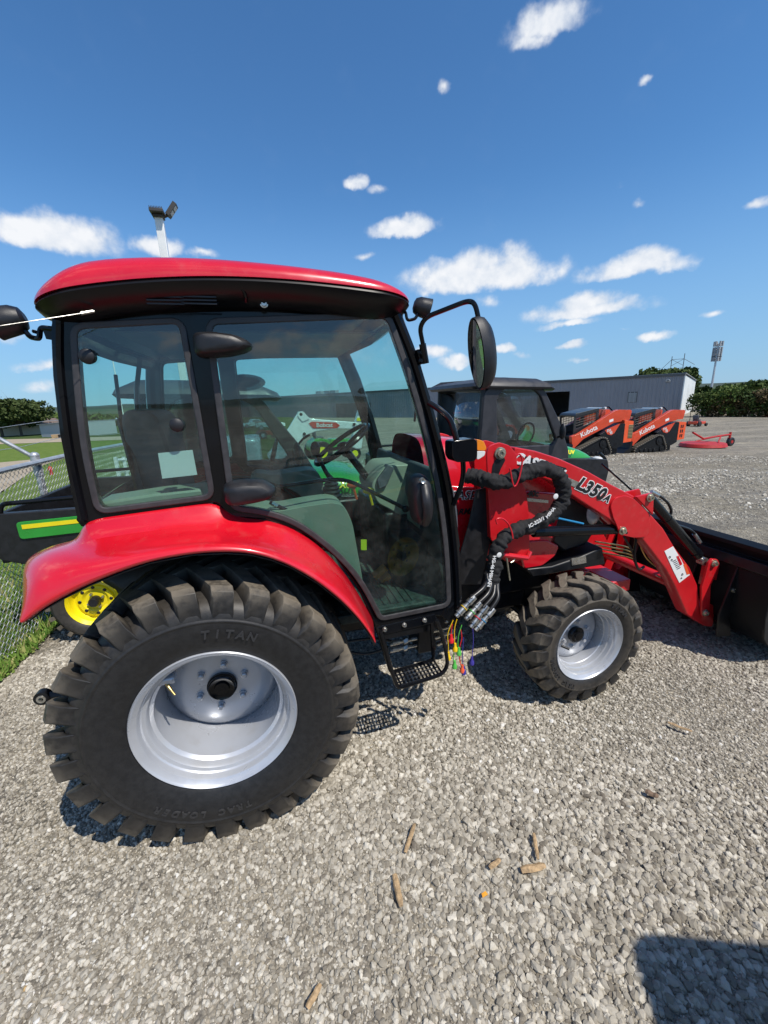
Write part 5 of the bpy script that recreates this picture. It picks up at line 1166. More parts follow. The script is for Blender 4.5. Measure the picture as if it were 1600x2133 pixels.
# ------------------------------------------------------------------ long grey metal building
bt = 4.2; A_ = onZ(1427, 777, bt); B_ = onZ(505, 830, bt); zb_ = -2.9
A_ = Vector((A_[0], A_[1])); B_ = Vector((B_[0], B_[1])); dv = (B_-A_).normalized(); nv = Vector((dv.y, -dv.x))
if nv.dot(Vector((CAM[0], CAM[1]))-A_) < 0: nv = -nv
LB = (B_-A_).length
bd = empty('metal_building', (A_.x, A_.y, zb_)); tag(bd, 'long grey corrugated metal building with a dark open doorway', 'building')
grey_siding = mat('grey_siding', (.27, .27, .29), .5, var=.05, vs=.3); white_siding = mat('white_siding', (.74, .76, .74), .5, var=.04, vs=.3)
def WP(s, o_, z): q = A_+dv*s+nv*o_; return (q.x, q.y, z)
def wallpos(px, py):
    # s, z of a pixel on the building's long wall
    d = ray(px, py); o3 = Vector(CAM); d = Vector(d); n3 = Vector((nv.x, nv.y, 0)); t = (Vector((A_.x, A_.y, 0))-o3).dot(n3)/d.dot(n3); q = o3+d*t
    return (Vector((q.x, q.y))-A_).dot(dv), q.z
dr0, dz0 = wallpos(1187, 815); dr1, _ = wallpos(1122, 818)
wallS = [(0, dr0), (dr1, LB+20)]
def ribbed(s0, s1, z0, z1, name, m, pitch=.62):
    # standing ribs in one corrugated sheet, panel by panel
    mb = MB(); n = max(2, int((s1-s0)/pitch)); p = (s1-s0)/n
    for i in range(n):
        a = s0+i*p
        for (u0, o0), (u1, o1) in zip(((0, 0), (.64, 0), (.74, .07), (.90, .07)), ((.64, 0), (.74, .07), (.90, .07), (1, 0))):
            mb.add([WP(a+u0*p, o0, z0), WP(a+u1*p, o1, z0), WP(a+u1*p, o1, z1), WP(a+u0*p, o0, z1)], [(0, 1, 2, 3)])
    return mb.build(name, m, bd, angle=20)
for a, b in wallS:
    n = max(1, round((b-a)/5)) if b-a < 60 else round((b-a)/10)
    for i in range(n): ribbed(a+(b-a)*i/n, a+(b-a)*(i+1)/n, zb_-.6, bt-.25, 'siding_panel', grey_siding)
ribbed(dr0, dr1, dz0, bt-.25, 'siding_panel', grey_siding)
def slabS(s0, s1, o0, o1, z0, z1, nm, m, par=bd, bevel=0):
    mb = MB(); mb.hexa([WP(s0, o0, z0), WP(s1, o0, z0), WP(s1, o1, z0), WP(s0, o1, z0)], [WP(s0, o0, z1), WP(s1, o0, z1), WP(s1, o1, z1), WP(s0, o1, z1)]); return mb.build(nm, m, par, bevel=bevel)
slabS(-.15, LB+20, -.05, .2, bt-.4, bt, 'eave_trim', mat('dark_trim', (.09, .095, .10), .5))
slabS(dr0-.12, dr0, -.02, .07, zb_-.5, dz0, 'door_trim', 'dark_trim'); slabS(dr1, dr1+.12, -.02, .07, zb_-.5, dz0, 'door_trim', 'dark_trim')
DW = 22.
mb = MB(); mb.add([WP(0, .0, zb_-.6), WP(0, -DW, zb_-.6), WP(0, -DW, bt-1.1), WP(0, 0, bt-.25)], [(0, 1, 2, 3)]); mb.build('end_wall', white_siding, bd); mb = MB()
mb.add([WP(LB+20, .0, zb_-.6), WP(LB+20, -DW, zb_-.6), WP(LB+20, -DW, bt-1.1), WP(LB+20, 0, bt-.25)], [(0, 1, 2, 3)]); mb.build('end_wall', white_siding, bd)
mb = MB(); mb.add([WP(0, -DW, zb_-.6), WP(LB+20, -DW, zb_-.6), WP(LB+20, -DW, bt-1.1), WP(0, -DW, bt-1.1)], [(0, 1, 2, 3)]); mb.build('back_wall', grey_siding, bd)
mb = MB(); mb.hexa([WP(-.2, .1, bt-.02), WP(LB+20, .1, bt-.02), WP(LB+20, -DW-.2, bt-1.0), WP(-.2, -DW-.2, bt-1.0)], [WP(-.2, .1, bt+.06), WP(LB+20, .1, bt+.06), WP(LB+20, -DW-.2, bt-.92), WP(-.2, -DW-.2, bt-.92)]); mb.build('roof', mat('roof_sheet', (.32, .33, .34), .4, metal=.4), bd)
mb = MB(); mb.hexa([WP(-.16, .12, zb_), WP(-.16, -.1, zb_), WP(.0, -.1, zb_), WP(.0, .12, zb_)], [WP(-.16, .12, bt), WP(-.16, -.1, bt), WP(0, -.1, bt), WP(0, .12, bt)]); mb.build('corner_trim', white_siding, bd)
s_, z_ = wallpos(1318, 828); s2, z2 = wallpos(1302, 850)
for k in range(8): slabS(s_-.6, s_+.7, .05, .08, z_-.75+.2*k, z_-.6+.2*k, 'louvre_slat', 'roof_sheet')
slabS(s_-.7, s_+.8, .045, .052, z_-.85, z_+1.0, 'louvre_frame', 'dark_trim')
for px, py in ((1140, 803), (1392, 793), (935, 815)):
    s_, z_ = wallpos(px, py); lf_ = slabS(s_-.3, s_+.3, .02, .3, z_-.15, z_+.15, 'wall_light', white, bevel=.02); slabS(s_-.24, s_+.24, .3, .31, z_-.1, z_+.1, 'lens', 'dark_trim', lf_)
for px in (655, 672, 685):
    s_, z_ = wallpos(px, 815); slabS(s_-1.2, s_+1.2, -3, -1.5, bt-.3, bt+.9, 'roof_unit', 'roof_sheet')
s_, z_ = wallpos(735, 842); slabS(s_-7, s_+7, .05, .07, zb_, z_+.3, 'shutter_door', 'dark_trim')

# ------------------------------------------------------------------ tracked loaders
def track_loader(rear='box'):
    r = empty('tracked_loader'); Wd = 1.9
    X = lambda p: ((p[0]-235)/3.2/53.0, (800-p[1])/3.2/47.)
    def q_(pts): return [X(p) for p in pts]
    def b2(pts, y0, y1, nm, m, par=r, bev=.012, rr=.03): mb = MB(); mb.prism(rnd(q_(pts), rr, 3), y0, y1); return mb.build(nm, m, par, bevel=bev)
    for s in (0, 1):
        Y = (lambda a, b: (a, b)) if s == 0 else (lambda a, b: (Wd-b, Wd-a))
        loop = rnd(q_([(262, 778), (275, 752), (480, 672), (525, 678), (572, 755), (578, 785), (560, 802), (300, 804), (270, 798)]), .08, 5)
        inn = offs(loop, -.045)
        a, b = Y(0, .40); tk = plate('rubber_track', loop, [inn], a, b, mat('track_rubber', (.055, .05, .045), .8, var=.3, vs=8), r, .01)
        mb = MB(); pl_ = [Vector(p) for p in loop]; acc_ = 0; last = -1
        for i in range(len(pl_)):
            p, n_ = pl_[i], pl_[(i+1) % len(pl_)]; sg = (n_-p); l_ = sg.length; k = 0
            while last+.11 < acc_+l_:
                last += .11; t = (last-acc_)/l_ if l_ > 0 else 0
                if t < 0: continue
                c = p+sg*t; tt = sg.normalized(); nn = Vector((tt.y, -tt.x)); ce = Vector((1.05, .28))
                if nn.dot(c-ce) < 0: nn = -nn
                mb.prism([tuple(c-tt*.03), tuple(c+tt*.03), tuple(c+tt*.02+nn*.035), tuple(c-tt*.02+nn*.035)], a-.004, b+.004)
            acc_ += l_
        mb.build('track_lugs', mat('dusty_track_lug', (.20, .18, .14), .85), tk)
        a, b = Y(.08, .30); plate('undercarriage_frame', rnd(offs(loop, -.09), .05, 3), [], a, b, blk_m, r)
        for x, z, R_ in ((.28, .17, .13), (.60, .12, .10), (.86, .12, .10), (1.12, .12, .10), (1.38, .12, .10), (1.62, .56, .20), (1.80, .18, .14)):
            mb = MB(); a, b = Y(.04, .36); mb.cyl((x, a, z), (x, b, z), R_, 18); mb.cyl((x, a-.01, z), (x, b+.01, z), R_*.5, 12); mb.build('track_roller', blk_m, r, bevel=.005)
        a, b = Y(.12, .30)
        am = b2([(233, 655), (292, 642), (585, 505), (620, 497), (690, 500), (686, 535), (660, 575), (592, 582), (335, 678), (272, 728), (258, 742), (246, 730)], a, b, 'lift_arm', orange)
        a2_, b2_ = Y(.20, .40); b2([(684, 502), (745, 502), (756, 512), (742, 568), (690, 570), (664, 566)], a2_, b2_, 'arm_tower', orange)
        if s == 0:
            u = Vector((1, 0, .42)).normalized(); text('Kubota', (*[X((378, 628))[0]], a-.004, X((378, 628))[1]), u, (-u.z, 0, u.x), .30, white, am, bold=.006)
            plate('decal_patch', q_([(548, 562), (582, 553), (584, 570), (550, 578)]), [], a-.006, a-.001, sticker, am, .001)
    # body between the tracks
    b2([(470, 655), (560, 625), (640, 590), (692, 590), (692, 735), (640, 755), (600, 755), (560, 700)], .10, Wd-.10, 'engine_side', blk_m)
    sp_ = b2([(515, 628), (560, 612), (645, 588), (600, 650), (575, 663), (540, 655)], .085, .10, 'orange_side_panel', orange, rr=.005, bev=.003)
    b2([(515, 628), (560, 612), (645, 588), (600, 650), (575, 663), (540, 655)], Wd-.10, Wd-.085, 'orange_side_panel', orange, rr=.005, bev=.003)
    text('SVL', (X((552, 631))[0], .080, X((552, 631))[1]), (1, 0, .12), (-.12, 0, 1), .16, white, sp_, bold=.004); text('95', (X((570, 648))[0], .080, X((570, 648))[1]), (1, 0, .12), (-.12, 0, 1), .15, white, sp_, bold=.004)
    b2([(600, 755), (660, 765), (690, 735), (692, 800), (600, 800)], .42, Wd-.42, 'belly_plate', blk_m)
    b2([(280, 660), (560, 625), (560, 740), (300, 740)], .40, Wd-.40, 'chassis', blk_m)
    if rear == 'box':
        b2([(694, 568), (776, 578), (776, 716), (694, 722)], .16, Wd-.16, 'rear_door', orange_b)
        pnl = b2([(735, 600), (777, 602), (777, 694), (735, 692)], .15, .17, 'cooling_grille', mat('tan_grille', (.32, .24, .12), .5))
        for k in range(9): b2([(737, 606+10*k), (775, 607+10*k), (775, 610+10*k), (737, 609+10*k)], .143, .15, 'grille_slat', blk_m, pnl, 0, 0)
        b2([(670, 760), (694, 722), (776, 716), (740, 740), (690, 768)], .5, Wd-.5, 'lower_rear_plate', galv)
    else:
        b2([(694, 585), (775, 592), (775, 716), (694, 722)], .16, Wd-.16, 'rear_door', orange_b)
        for k in range(3):
            for j in range(2): b2([(722+18*j, 610+34*k), (733+18*j, 611+34*k), (732+18*j, 634+34*k), (722+18*j, 633+34*k)], .152, .162, 'door_slot', black_print, bev=0, rr=.01)
    cabm = mat('cab_dark_paint', (.02, .022, .024), .4, coat=.3)
    # cab: posts, roof, mesh side
    out = rnd(q_([(284, 522), (300, 512), (480, 484), (492, 484), (498, 560), (500, 625), (330, 668), (286, 650)]), .03, 3); win = rnd(q_([(300, 545), (470, 510), (474, 570), (304, 610)]), .03, 3)
    for y0, y1 in ((.42, .47), (Wd-.47, Wd-.42)):
        cs_ = plate('cab_side', out, [win], y0, y1, cabm, r, .01)
        for k in range(7):
            a = Vector(X((318+24*k, 541-4.8*k))); b = Vector(X((320+24*k, 606-4.8*k))); mb = MB(); mb.tube([(a.x, (y0+y1)/2, a.y), (b.x, (y0+y1)/2, b.y)], .011, 4); mb.build('window_bar', 'roof_sheet' if 0 else blk_p, cs_)
        for k in range(3):
            a = Vector(X((302, 560+16*k))); b = Vector(X((474, 525+16*k))); mb = MB(); mb.tube([(a.x, (y0+y1)/2, a.y), (b.x, (y0+y1)/2, b.y)], .010, 4); mb.build('window_bar', 'roof_sheet' if 0 else blk_p, cs_)
    b2([(284, 522), (300, 510), (480, 482), (494, 484), (492, 500), (288, 534)], .40, Wd-.40, 'cab_roof', cabm)
    b2([(492, 486), (540, 480), (556, 500), (560, 560), (500, 590)], .46, Wd-.46, 'rear_window', g_dark)
    mb = MB(); mb.tube([(*[X((555, 480))[0]], .6, X((555, 480))[1]), (X((600, 478))[0], .6, X((600, 478))[1]), (X((640, 505))[0], .6, X((640, 505))[1])], .03, 8); mb.build('exhaust_hose', blk, r)
    b2([(545, 478), (560, 476), (562, 490), (547, 492)], .44, .56, 'work_light', clear)
    mb = MB(); mb.prism(rnd([(-.55, .02), (-.10, .02), (-.02, .30), (0, .62), (-.10, .66), (-.16, .30), (-.55, .06)], .03, 3), .0, Wd); mb.build('bucket', blk_m, r)
    return r
def place(o, px, py, th, gx, anchor=None):
    q = G(px, py); o.rotation_euler.z = th; c, s = math.cos(th), math.sin(th); o.location = (float(q[0])-gx*c, float(q[1])-gx*s, float(q[2])); return q
t1 = track_loader(); tag(t1, 'orange tracked loader with lettered arm nearest the black utility vehicle cab', 'track loader', 'orange tracked loaders on the lot')
place(t1, 1262, 950, -.04, 1.75)
t2 = track_loader('slots'); tag(t2, 'second orange tracked loader with slotted rear door, beside the red mower', 'track loader', 'orange tracked loaders on the lot')
place(t2, 1378, 942, -.04, 1.75)
# red rotary mower behind it
mw = empty('rotary_mower'); tag(mw, 'red rotary mower deck with single black tail wheel on gravel', 'mower')
mred = mat('mower_red', (.42, .022, .018), .5, var=.1)
mb = MB(); mb.lathe([(.34, 0), (.36, .7), (.33, 1.05), (.16, 1.12), (.16, 1.08), (.30, 1.0), (.30, 0)], (0, 0, 0), 40, axis='Z'); mb.build('deck', mred, mw)
mb = MB(); mb.tube([(-.9, 0, .95), (0, 0, .55), (1.1, 0, .62), (2.1, 0, .66)], .055, 8); mb.tube([(.3, -.6, .36), (1.2, -.1, .60)], .035, 6); mb.tube([(.3, .6, .36), (1.2, .1, .60)], .035, 6); mb.tube([(2.1, 0, .80), (2.1, 0, .45)], .06, 8); mb.tube([(2.1, .10, .48), (2.22, .10, .24)], .025, 6); mb.build('drawbar', mred, mw)
mb = MB(); mb.lathe([(-.09, .10), (-.10, .20), (-.07, .25), (.07, .25), (.10, .20), (.09, .10)], (2.22, 0, .25), 28); mb.build('tail_wheel', blk_p, mw)
mb = MB(); mb.cyl((2.22, -.10, .25), (2.22, .10, .25), .09, 12); mb.build('hub', mred, mw)
place(mw, 1520, 929, .05, 2.22)
# small zero-turn mower and a red bit of machinery by the hedge
zm = empty('ride_on_mower'); tag(zm, 'small black and orange ride-on mower at the white building corner', 'mower')
mb = MB(); mb.box(-.8, .9, -.5, .5, .25, .55); mb.build('chassis', orange, zm, bevel=.05)
mb = MB(); mb.box(-.35, .25, -.28, .28, .6, .78); mb.box(-.4, -.22, -.28, .28, .78, 1.25); mb.build('seat', seat_m, zm, bevel=.05)
mb = MB(); mb.tube(rnd([(-.55, -.45, .5), (-.6, -.45, 1.75), (-.6, .45, 1.75), (-.55, .45, .5)], .12, closed=False), .03, 8); mb.build('roll_bar', blk, zm)
for x, R_ in ((-.5, .3), (.85, .18)):
    for y in (-.55, .55): mb = MB(); mb.cyl((x, y-.1, R_), (x, y+.1, R_), R_, 20); mb.build('wheel', blk_p, zm, bevel=.02)
place(zm, 1450, 888, .2, 0)
rm2 = empty('red_implement'); tag(rm2, 'low red implement lying at the right edge below the hedge', 'implement'); mb = MB(); mb.hexa([(-.8, -.4, 0), (1.2, -.4, 0), (1.2, .4, 0), (-.8, .4, 0)], [(-.2, -.3, .55), (1.0, -.3, .75), (1.0, .3, .75), (-.2, .3, .55)]); mb.build('hopper', mred, rm2, bevel=.03)
mb = MB(); mb.tube([(-.8, 0, .1), (-1.6, 0, .08)], .04, 6); mb.build('drawbar', mred, rm2); place(rm2, 1602, 868, 0, 0)
mb = MB(); b = G(1525, 866)
for k in range(26): a = k*2.4; rr = .1*k**.7; mb.ell((b[0]+rr*math.cos(a)*1.2, b[1]+rr*math.sin(a), b[2]+.1), (.5, .4, max(.1, .42-.03*k)), 8, 6)
tag(mb.build('dirt_mound', 'pale_dirt_road', None, angle=80), 'low pale mound of dirt in front of the hedge', kind='stuff')

# ------------------------------------------------------------------ masts, pylons, lamp posts
cell = empty('cell_tower', at_dist(1482, 809, 190)); tag(cell, 'tall grey cell tower with antenna clusters above the hedge', 'tower')
b = Vector(cell.location); d0 = 190
top = zat(1498, 716, d0); mb = MB(); mb.cyl((b.x, b.y, b.z-2), (b.x, b.y, top), .42, 8, .25); mb.build('mast', galv, cell)
for zz in (716, 728, 738, 747):
    z = zat(1498, zz, d0); mb = MB()
    for k in range(6): a = k*PI/3; mb.tube([(b.x, b.y, z), (b.x+1.15*math.cos(a), b.y+1.15*math.sin(a), z)], .10, 4); mb.box(b.x+1.15*math.cos(a)-.2, b.x+1.15*math.cos(a)+.2, b.y+1.15*math.sin(a)-.2, b.y+1.15*math.sin(a)+.2, z-.8, z+.8)
    mb.build('antenna_array', mat('antenna_grey', (.3, .32, .34), .5), cell)
pyl = empty('power_pylon', at_dist(1405, 812, 260)); tag(pyl, 'thin two-pole power pylon above the trees behind the building', 'pylon')
rg = Vector((math.cos(-.55), math.sin(-.55), 0)); b = Vector(pyl.location); steelg = mat('weathered_pole', (.10, .10, .10), .8)
mb = MB(); zt_ = zat(1405, 742, 260)
pa, pb = at_dist(1391, 812, 260), at_dist(1416, 812, 260); pa = Vector((pa[0], pa[1], -2)); pb = Vector((pb[0], pb[1], -2)); hz = (pb-pa).normalized()
for p, t in ((pa, zt_), (pb, zt_+1)): mb.tube([(p.x, p.y, -2), (p.x, p.y, t)], .16, 5)
z1 = zt_-1.5; mb.tube([pa-hz*4.5+Vector((0, 0, z1-2-1)), pa+Vector((0, 0, z1+2)), pb+Vector((0, 0, z1+2)), pb+hz*4.5+Vector((0, 0, z1-2+1))], .10, 4)
mb.tube([pa+Vector((0, 0, z1+2)), pb+Vector((0, 0, z1-1))], .08, 4); mb.tube([pb+Vector((0, 0, z1+2)), pa+Vector((0, 0, z1-1))], .08, 4); mb.tube([pa-hz*4.5+Vector((0, 0, z1-3)), pb+Vector((0, 0, z1-2))], .07, 4); mb.build('crossarm', steelg, pyl)
lp = empty('lamp_post', (-1.70, 11., 0)); tag(lp, 'white square lamp post with two flood lights above the tractor roof', 'lamp post')
q = P(331, 452, 11.); mb = MB(); mb.box(q.x-.09, q.x+.09, 10.91, 11.09, float(H(-1.7, 11))-.1, q.z+.05); mb.build('post', white, lp, bevel=.01)
dkb = mat('bronze_fixture', (.05, .045, .04), .5)
mb = MB(); mb.box(q.x-.15, q.x+.15, 10.72, 11.1, q.z+.02, q.z+.09); mb.box(q.x-.12, q.x+.12, 10.85, 11.1, q.z-.04, q.z+.02); h1 = mb.build('flood_light', dkb, lp, bevel=.01)
for k in range(9): mb = MB(); mb.box(q.x-.14+.033*k, q.x-.132+.033*k, 10.72, 10.98, q.z+.09, q.z+.13); mb.build('cooling_fin', dkb, h1)
mb = MB(); vs = []; c0 = Vector((q.x+.22, 11, q.z+.06)); ax = Vector((.62, .0, .78)).normalized(); up_ = Vector((-.78, 0, .62)); sd_ = Vector((0, 1, 0))
mb.hexa([c0-ax*.03-sd_*.12-up_*.05, c0+ax*.30-sd_*.12-up_*.05, c0+ax*.30+sd_*.12-up_*.05, c0-ax*.03+sd_*.12-up_*.05], [c0-ax*.03-sd_*.12+up_*.04, c0+ax*.30-sd_*.12+up_*.04, c0+ax*.30+sd_*.12+up_*.04, c0-ax*.03+sd_*.12+up_*.04])
mb.tube([(q.x+.08, 11, q.z+.0), tuple(c0)], .035, 6); h2 = mb.build('flood_light', dkb, lp)
for k in range(2):
    c_ = c0+ax*(.08+.13*k)-up_*.052; mb = MB(); mb.hexa([c_-ax*.05-sd_*.10-up_*.006, c_+ax*.05-sd_*.10-up_*.006, c_+ax*.05+sd_*.10-up_*.006, c_-ax*.05+sd_*.10-up_*.006], [c_-ax*.05-sd_*.10, c_+ax*.05-sd_*.10, c_+ax*.05+sd_*.10, c_-ax*.05+sd_*.10]); mb.build('lens', clear, h2)
cyp = empty('flag_pole', at_dist(262, 890, 30)); tag(cyp, 'very thin pale pole seen through the rear cab window', 'pole'); mb = MB(); b = Vector(cyp.location); mb.cyl(b, (b.x, b.y, 5.2), .03, 6); mb.build('shaft', white, cyp)

# ------------------------------------------------------------------ left background: shed, hydrant, picket fence, bins
b0 = Vector(G(88, 912)); b1 = Vector(G(150, 913)); zt_ = zat(118, 879, math.hypot(b0.x-CAM[0], b0.y-CAM[1]))
sh = empty('metal_shed', tuple(b0)); tag(sh, 'low grey metal shed right of the dark shade tree', 'shed')
dr = (b1-b0).normalized(); bk_ = Vector((-dr.y, dr.x, 0))
def sp4(a, bb, z): q = b0+dr*a+bk_*bb; return (q.x, q.y, z)
Ls = 9; shm = mat('pale_grey_siding', (.36, .38, .40), .5)
mb = MB(); mb.hexa([sp4(0, 0, -3.3), sp4(Ls, 0, -3.3), sp4(Ls, 9, -3.3), sp4(0, 9, -3.3)], [sp4(0, 0, zt_-.35), sp4(Ls, 0, zt_-.1), sp4(Ls, 9, zt_-.1), sp4(0, 9, zt_-.35)]); mb.build('wall', shm, sh)
mb = MB(); mb.hexa([sp4(-.3, -.3, zt_-.38), sp4(Ls, -.3, zt_-.05), sp4(Ls, 9, zt_-.05), sp4(-.3, 9, zt_-.38)], [sp4(-.3, -.3, zt_-.28), sp4(Ls, -.3, zt_+.08), sp4(Ls, 9, zt_+.08), sp4(-.3, 9, zt_-.28)]); mb.build('roof', 'roof_sheet', sh)
h0 = Vector(G(24, 911)); hs2 = empty('cottage', tuple(h0)); tag(hs2, 'cream low house half hidden under the shade tree', 'house')
def hb(x, y, z): return (h0.x+x, h0.y+y, h0.z+z)
mb = MB(); mb.hexa([hb(-3, 3, -.5), hb(6, 6, -.5), hb(5, 11, -.5), hb(-4, 8, -.5)], [hb(-3, 3, 2.2), hb(6, 6, 2.2), hb(5, 11, 2.2), hb(-4, 8, 2.2)]); mb.build('wall', mat('cream_wall', (.6, .5, .36), .8), hs2)
mb = MB(); mb.hexa([hb(-3.5, 2.6, 2.2), hb(6.5, 5.6, 2.2), hb(5.4, 11.4, 2.2), hb(-4.5, 8.4, 2.2)], [hb(-2.6, 5.3, 3.4), hb(5, 8, 3.4), hb(4.8, 8.9, 3.4), hb(-2.9, 6, 3.4)]); mb.build('roof', mat('brown_shingle', (.16, .12, .10), .9), hs2)
for k, (px, w_, nm, lb, m) in enumerate(((117, .5, 'wooden_crate', 'small brown crate against the grey shed wall', wood), (127, .22, 'dark_bin', 'left dark bin against the grey shed wall', blk_p), (131, .22, 'dark_bin', 'right dark bin against the grey shed wall', blk_p))):
    b = Vector(G(px, 914)); mb = MB(); mb.hexa([(b.x-w_, b.y-.3, b.z), (b.x+w_, b.y-.3, b.z), (b.x+w_, b.y+.3, b.z), (b.x-w_, b.y+.3, b.z)], [(b.x-w_*1.1, b.y-.35, b.z+.75), (b.x+w_*1.1, b.y-.35, b.z+.75), (b.x+w_*1.1, b.y+.35, b.z+.75), (b.x-w_*1.1, b.y+.35, b.z+.75)])
    o = mb.build(nm, m, None, bevel=.03); tag(o, lb, 'crate' if k == 0 else 'bin')
hy = empty('fire_hydrant'); tag(hy, 'red fire hydrant on the grass behind the chain-link fence', 'hydrant')
hyr = mat('hydrant_red', (.5, .03, .03), .5)
mb = MB(); mb.lathe([(0, .0), (0, .14), (.04, .14), (.05, .10), (.50, .10), (.52, .13), (.56, .13), (.58, .11), (.64, .08), (.68, .03), (.72, .03), (.72, 0)], (0, 0, 0), 20, axis='Z'); mb.build('barrel', hyr, hy)
for d_ in ((1, 0), (-1, 0), (0, -1)): mb = MB(); mb.cyl((0, 0, .42), (.17*d_[0], .17*d_[1], .42), .055, 12); mb.build('outlet', hyr, hy)
q = G(108, 990); hy.location = tuple(map(float, q))
pf = empty('picket_fence'); tag(pf, 'white rail fence across the grass seen through the rear cab window', 'fence')
a = Vector(at_dist(232, 914, 17)); c = Vector(at_dist(420, 900, 24)); pf.location = a
for k in range(17):
    p = a.lerp(c, k/16); mb = MB(); mb.box(p.x-.05, p.x+.05, p.y-.05, p.y+.05, p.z-.05, p.z+.95); mb.build('picket', white, pf)
for zz in (.45, .85): mb = MB(); mb.tube([a+Vector((0, 0, zz)), c+Vector((0, 0, zz))], .05, 4); mb.build('rail', white, pf)

# ------------------------------------------------------------------ white excavator boom and machines seen through the cab
ex = empty('mini_excavator', (1.2, 8.3, 0)); tag(ex, 'white mini excavator with raised boom seen through the tractor door glass', 'excavator')
EY = 8.0
mb = MB(); mb.prism(rnd(PL([(556, 948), (600, 895), (620, 862), (625, 862), (632, 858), (646, 872), (690, 876), (744, 880), (748, 893), (700, 893), (660, 898), (634, 908), (596, 952), (570, 975)], EY), .03, 2), EY, EY+.22); bm_ = mb.build('boom', white, ex, bevel=.02)
mb = MB(); mb.prism(rnd(PL([(620, 866), (621, 858), (632, 857), (645, 872), (630, 878)], EY), .02, 2), EY-.02, EY+.24); mb.build('boom_lug', white, bm_)
mb = MB(); mb.prism(rnd(PL([(744, 868), (748, 853), (756, 852), (760, 864), (758, 900), (754, 935), (744, 936), (730, 930), (738, 896)], EY), .03, 2), EY+.02, EY+.20); mb.build('dipper_arm', white, ex, bevel=.02)
lab_ = plate('red_label', rnd(PL([(643, 882), (650, 878), (700, 880), (708, 886), (702, 892), (652, 892)], EY), .01, 2), [], EY-.012, EY-.002, mat('logo_red', (.6, .04, .02), .4), bm_, .001)
qa_ = P(676, 885.5, EY-.016); text('Bobcat', qa_, (1, 0, -.03), (.03, 0, 1), .13, white, lab_, bold=.003)
plate('yellow_label', PL([(744, 870), (757, 870), (757, 877), (743, 877)], EY), [], EY+.005, EY+.018, yellow, ex, .001)
mb = MB(); mb.cyl(P(596, 950, EY+.1), P(632, 910, EY+.1), .05, 10); mb.cyl(P(625, 918, EY+.1), P(645, 905, EY+.1), .03, 10); mb.build('boom_cylinder', blk, ex)
for px, py in ((627, 863), (634, 904), (738, 884), (750, 856)):
    q = P(px, py, EY-.02); mb = MB(); mb.cyl(q, q+Vector((0, .03, 0)), .035, 10); mb.build('pivot_pin', blk_m, ex)
mb = MB(); mb.box(-1.6, .1, 7.6, 8.9, .30, 1.0); mb.build('house', white, ex, bevel=.08)
mb = MB(); mb.box(-1.8, .4, 7.5, 7.85, -.1, .30); mb.box(-1.8, .4, 8.65, 9.0, -.1, .30); mb.build('track', 'track_rubber', ex, bevel=.15)
sg = empty('yellow_sign', (.9, 9.3, .0)); tag(sg, 'yellow sign board with black letters below the white boom', 'sign'); mb = MB(); mb.prism(PL([(574, 934), (608, 930), (608, 942), (574, 946)], 9.3), 9.3, 9.34); mb.build('board', yellow, sg); text('LLAN', P(592, 938, 9.29), (1, 0, 0.08), (0, 0, 1), .20, black_print, sg, bold=.004)
mb = MB(); mb.cyl((P(590, 940, 9.3).x, 9.36, -.1), (P(590, 940, 9.3).x, 9.36, P(590, 940, 9.3).z), .03, 6); mb.build('post', galv, sg)
# parked pickups and machines in the distance
def pickup(m):
    r = empty('pickup_truck')
    mb = MB(); mb.prism(rnd([(0, .45), (0, 1.05), (2.0, 1.10), (2.1, 1.15), (2.45, 1.75), (3.6, 1.78), (4.25, 1.18), (5.3, 1.08), (5.5, .9), (5.5, .45)], .08, 3), 0, 1.9); mb.build('body', m, r, bevel=.06)
    for y0 in (-.012, 1.90): plate('window', rnd([(2.35, 1.20), (2.58, 1.66), (3.5, 1.68), (4.0, 1.20)], .05, 3), [], y0, y0+.012, g_dark, r)
    for x in (1.0, 4.4):
        for y in (.1, 1.8): mb = MB(); mb.cyl((x, y-.14, .4), (x, y+.14, .4), .4, 22); w = mb.build('wheel', blk_p, r, bevel=.03); mb = MB(); mb.cyl((x, y-.15, .4), (x, y+.15, .4), .24, 16); mb.build('rim', rim_m, w)
    return r
pk = pickup(white); tag(pk, 'white pickup truck parked beyond the excavator boom', 'pickup truck', 'pickups parked by the long building'); place(pk, 562, 894, .1, 2.5)
pk2 = copy_tree(pk); pk2['label'] = 'second white pickup truck, far left beyond the cab glass'; place(pk2, 530, 892, .4, 2.5)
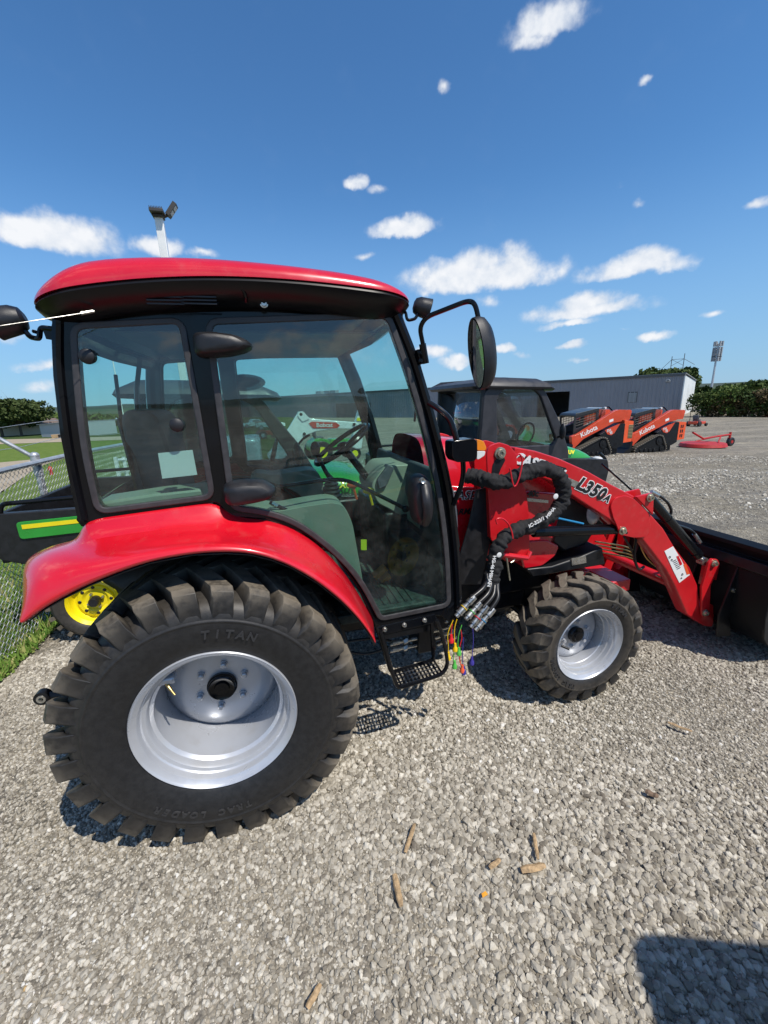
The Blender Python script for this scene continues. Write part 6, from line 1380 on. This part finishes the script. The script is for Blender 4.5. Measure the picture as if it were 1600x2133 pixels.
def tractor_small(col_m, nm, lab, px, py, th, cat='tractor', canopy=True):
    r = empty(nm); tag(r, lab, cat)
    mb = MB(); mb.prism(rnd([(1.1, .55), (1.1, 1.2), (2.5, 1.12), (2.7, .95), (2.7, .5)], .08, 3), .35, 1.05); mb.build('hood', col_m, r, bevel=.05)
    mb = MB(); mb.prism(rnd([(-.1, .7), (0, 1.1), (.35, 1.3), (.9, 1.2), (1.1, .8), (1.1, .45), (.2, .45)], .08, 3), .15, 1.25); mb.build('rear_body', col_m, r, bevel=.05)
    for x, R_, y in ((.45, .58, .0), (.45, .58, 1.4), (2.3, .36, .1), (2.3, .36, 1.3)):
        mb = MB(); mb.cyl((x, y-.14, R_), (x, y+.14, R_), R_, 26); w = mb.build('wheel', blk_p, r, bevel=.03); mb = MB(); mb.cyl((x, y-.15, R_), (x, y+.15, R_), R_*.5, 18); mb.build('rim', yellow if col_m == green else rim_m, w)
    if canopy:
        mb = MB(); mb.tube(rnd([(.05, .2, 1.0), (.0, .2, 2.3), (.0, 1.2, 2.3), (.05, 1.2, 1.0)], .1, closed=False), .035, 8); mb.build('roll_bar', blk, r); mb = MB(); mb.box(-.1, 1.3, .1, 1.3, 2.3, 2.36); mb.build('canopy', col_m, r, bevel=.02)
    mb = MB(); mb.box(.3, .75, .45, .95, 1.25, 1.35); mb.box(.25, .35, .45, .95, 1.35, 1.7); mb.build('seat', seat_m, r, bevel=.03)
    place(r, px, py, th, 1.2); return r
tractor_small(orange, 'orange_tractor', 'orange compact tractor with canopy beyond the excavator', 560, 915, .3)
tractor_small(green, 'green_tractor', 'green tractor with yellow rims beyond the white boom', 700, 962, .15, canopy=False)
tractor_small(orange, 'orange_tractor', 'orange tractor seen through the utility vehicle side window', 1075, 920, .1, canopy=False)
tractor_small(orange, 'orange_tractor', 'orange tractor left of the utility vehicle mirror, partly hidden', 960, 915, .3)
tractor_small(mred, 'red_tractor', 'red tractor with canopy far off through the rear cab window', 300, 905, .3)

# ------------------------------------------------------------------ wood chips on the gravel
def stick(px0, py0, px1, py1, r, lab, m=wood, nm='wood_stick'):
    a = onZ(px0, py0, .02); b = onZ(px1, py1, .024); pts = [Vector(a).lerp(Vector(b), t)+Vector((0, 0, .002*math.sin(t*9))) for t in np.linspace(0, 1, 6)]
    mb = MB(); mb.tube(pts, [r*.8, r, r*1.05, r*.95, r, r*.6], 7, flat=.6); o = mb.build(nm, m, None, angle=20); tag(o, lab, 'stick', 'splintered sticks on the gravel')
stick(844, 1776, 864, 1716, .008, 'upright pale stick below the rear tyre, nearest the tractor')
stick(822, 1822, 836, 1888, .011, 'thick dark-grained stick in the lower middle gravel')
stick(1112, 1736, 1121, 1790, .007, 'thin stick just above the short pale log piece')
stick(1086, 1813, 1136, 1803, .013, 'short pale log piece lying crosswise on the gravel')
stick(1020, 1808, 1042, 1790, .009, 'small chip left of the short pale log piece')
stick(640, 2100, 668, 2050, .009, 'long splinter at the bottom picture edge')
stick(1392, 1505, 1442, 1524, .008, 'grey splinter right of the front tyre')
stick(1345, 1648, 1372, 1660, .012, 'brown flat chip in the gravel at right', mat('brown_chip', (.18, .12, .08), .8))
mb = MB(); b = onZ(1009, 1864, .025); mb.hexa([(b[0]-.018, b[1]-.012, b[2]), (b[0]+.02, b[1]-.008, b[2]+.004), (b[0]+.014, b[1]+.012, b[2]+.006), (b[0]-.014, b[1]+.01, b[2])], [(b[0]-.018, b[1]-.012, b[2]+.003), (b[0]+.02, b[1]-.008, b[2]+.008), (b[0]+.014, b[1]+.012, b[2]+.009), (b[0]-.014, b[1]+.01, b[2]+.003)])
c0_ = Vector((b[0], b[1], b[2])); mb.v = [tuple(c0_+(Vector(v)-c0_)*.55) for v in mb.v]; tag(mb.build('orange_leaf', mat('leaf_orange', (.8, .35, .03), .6), None), 'tiny orange leaf scrap on the lower gravel', 'leaf')
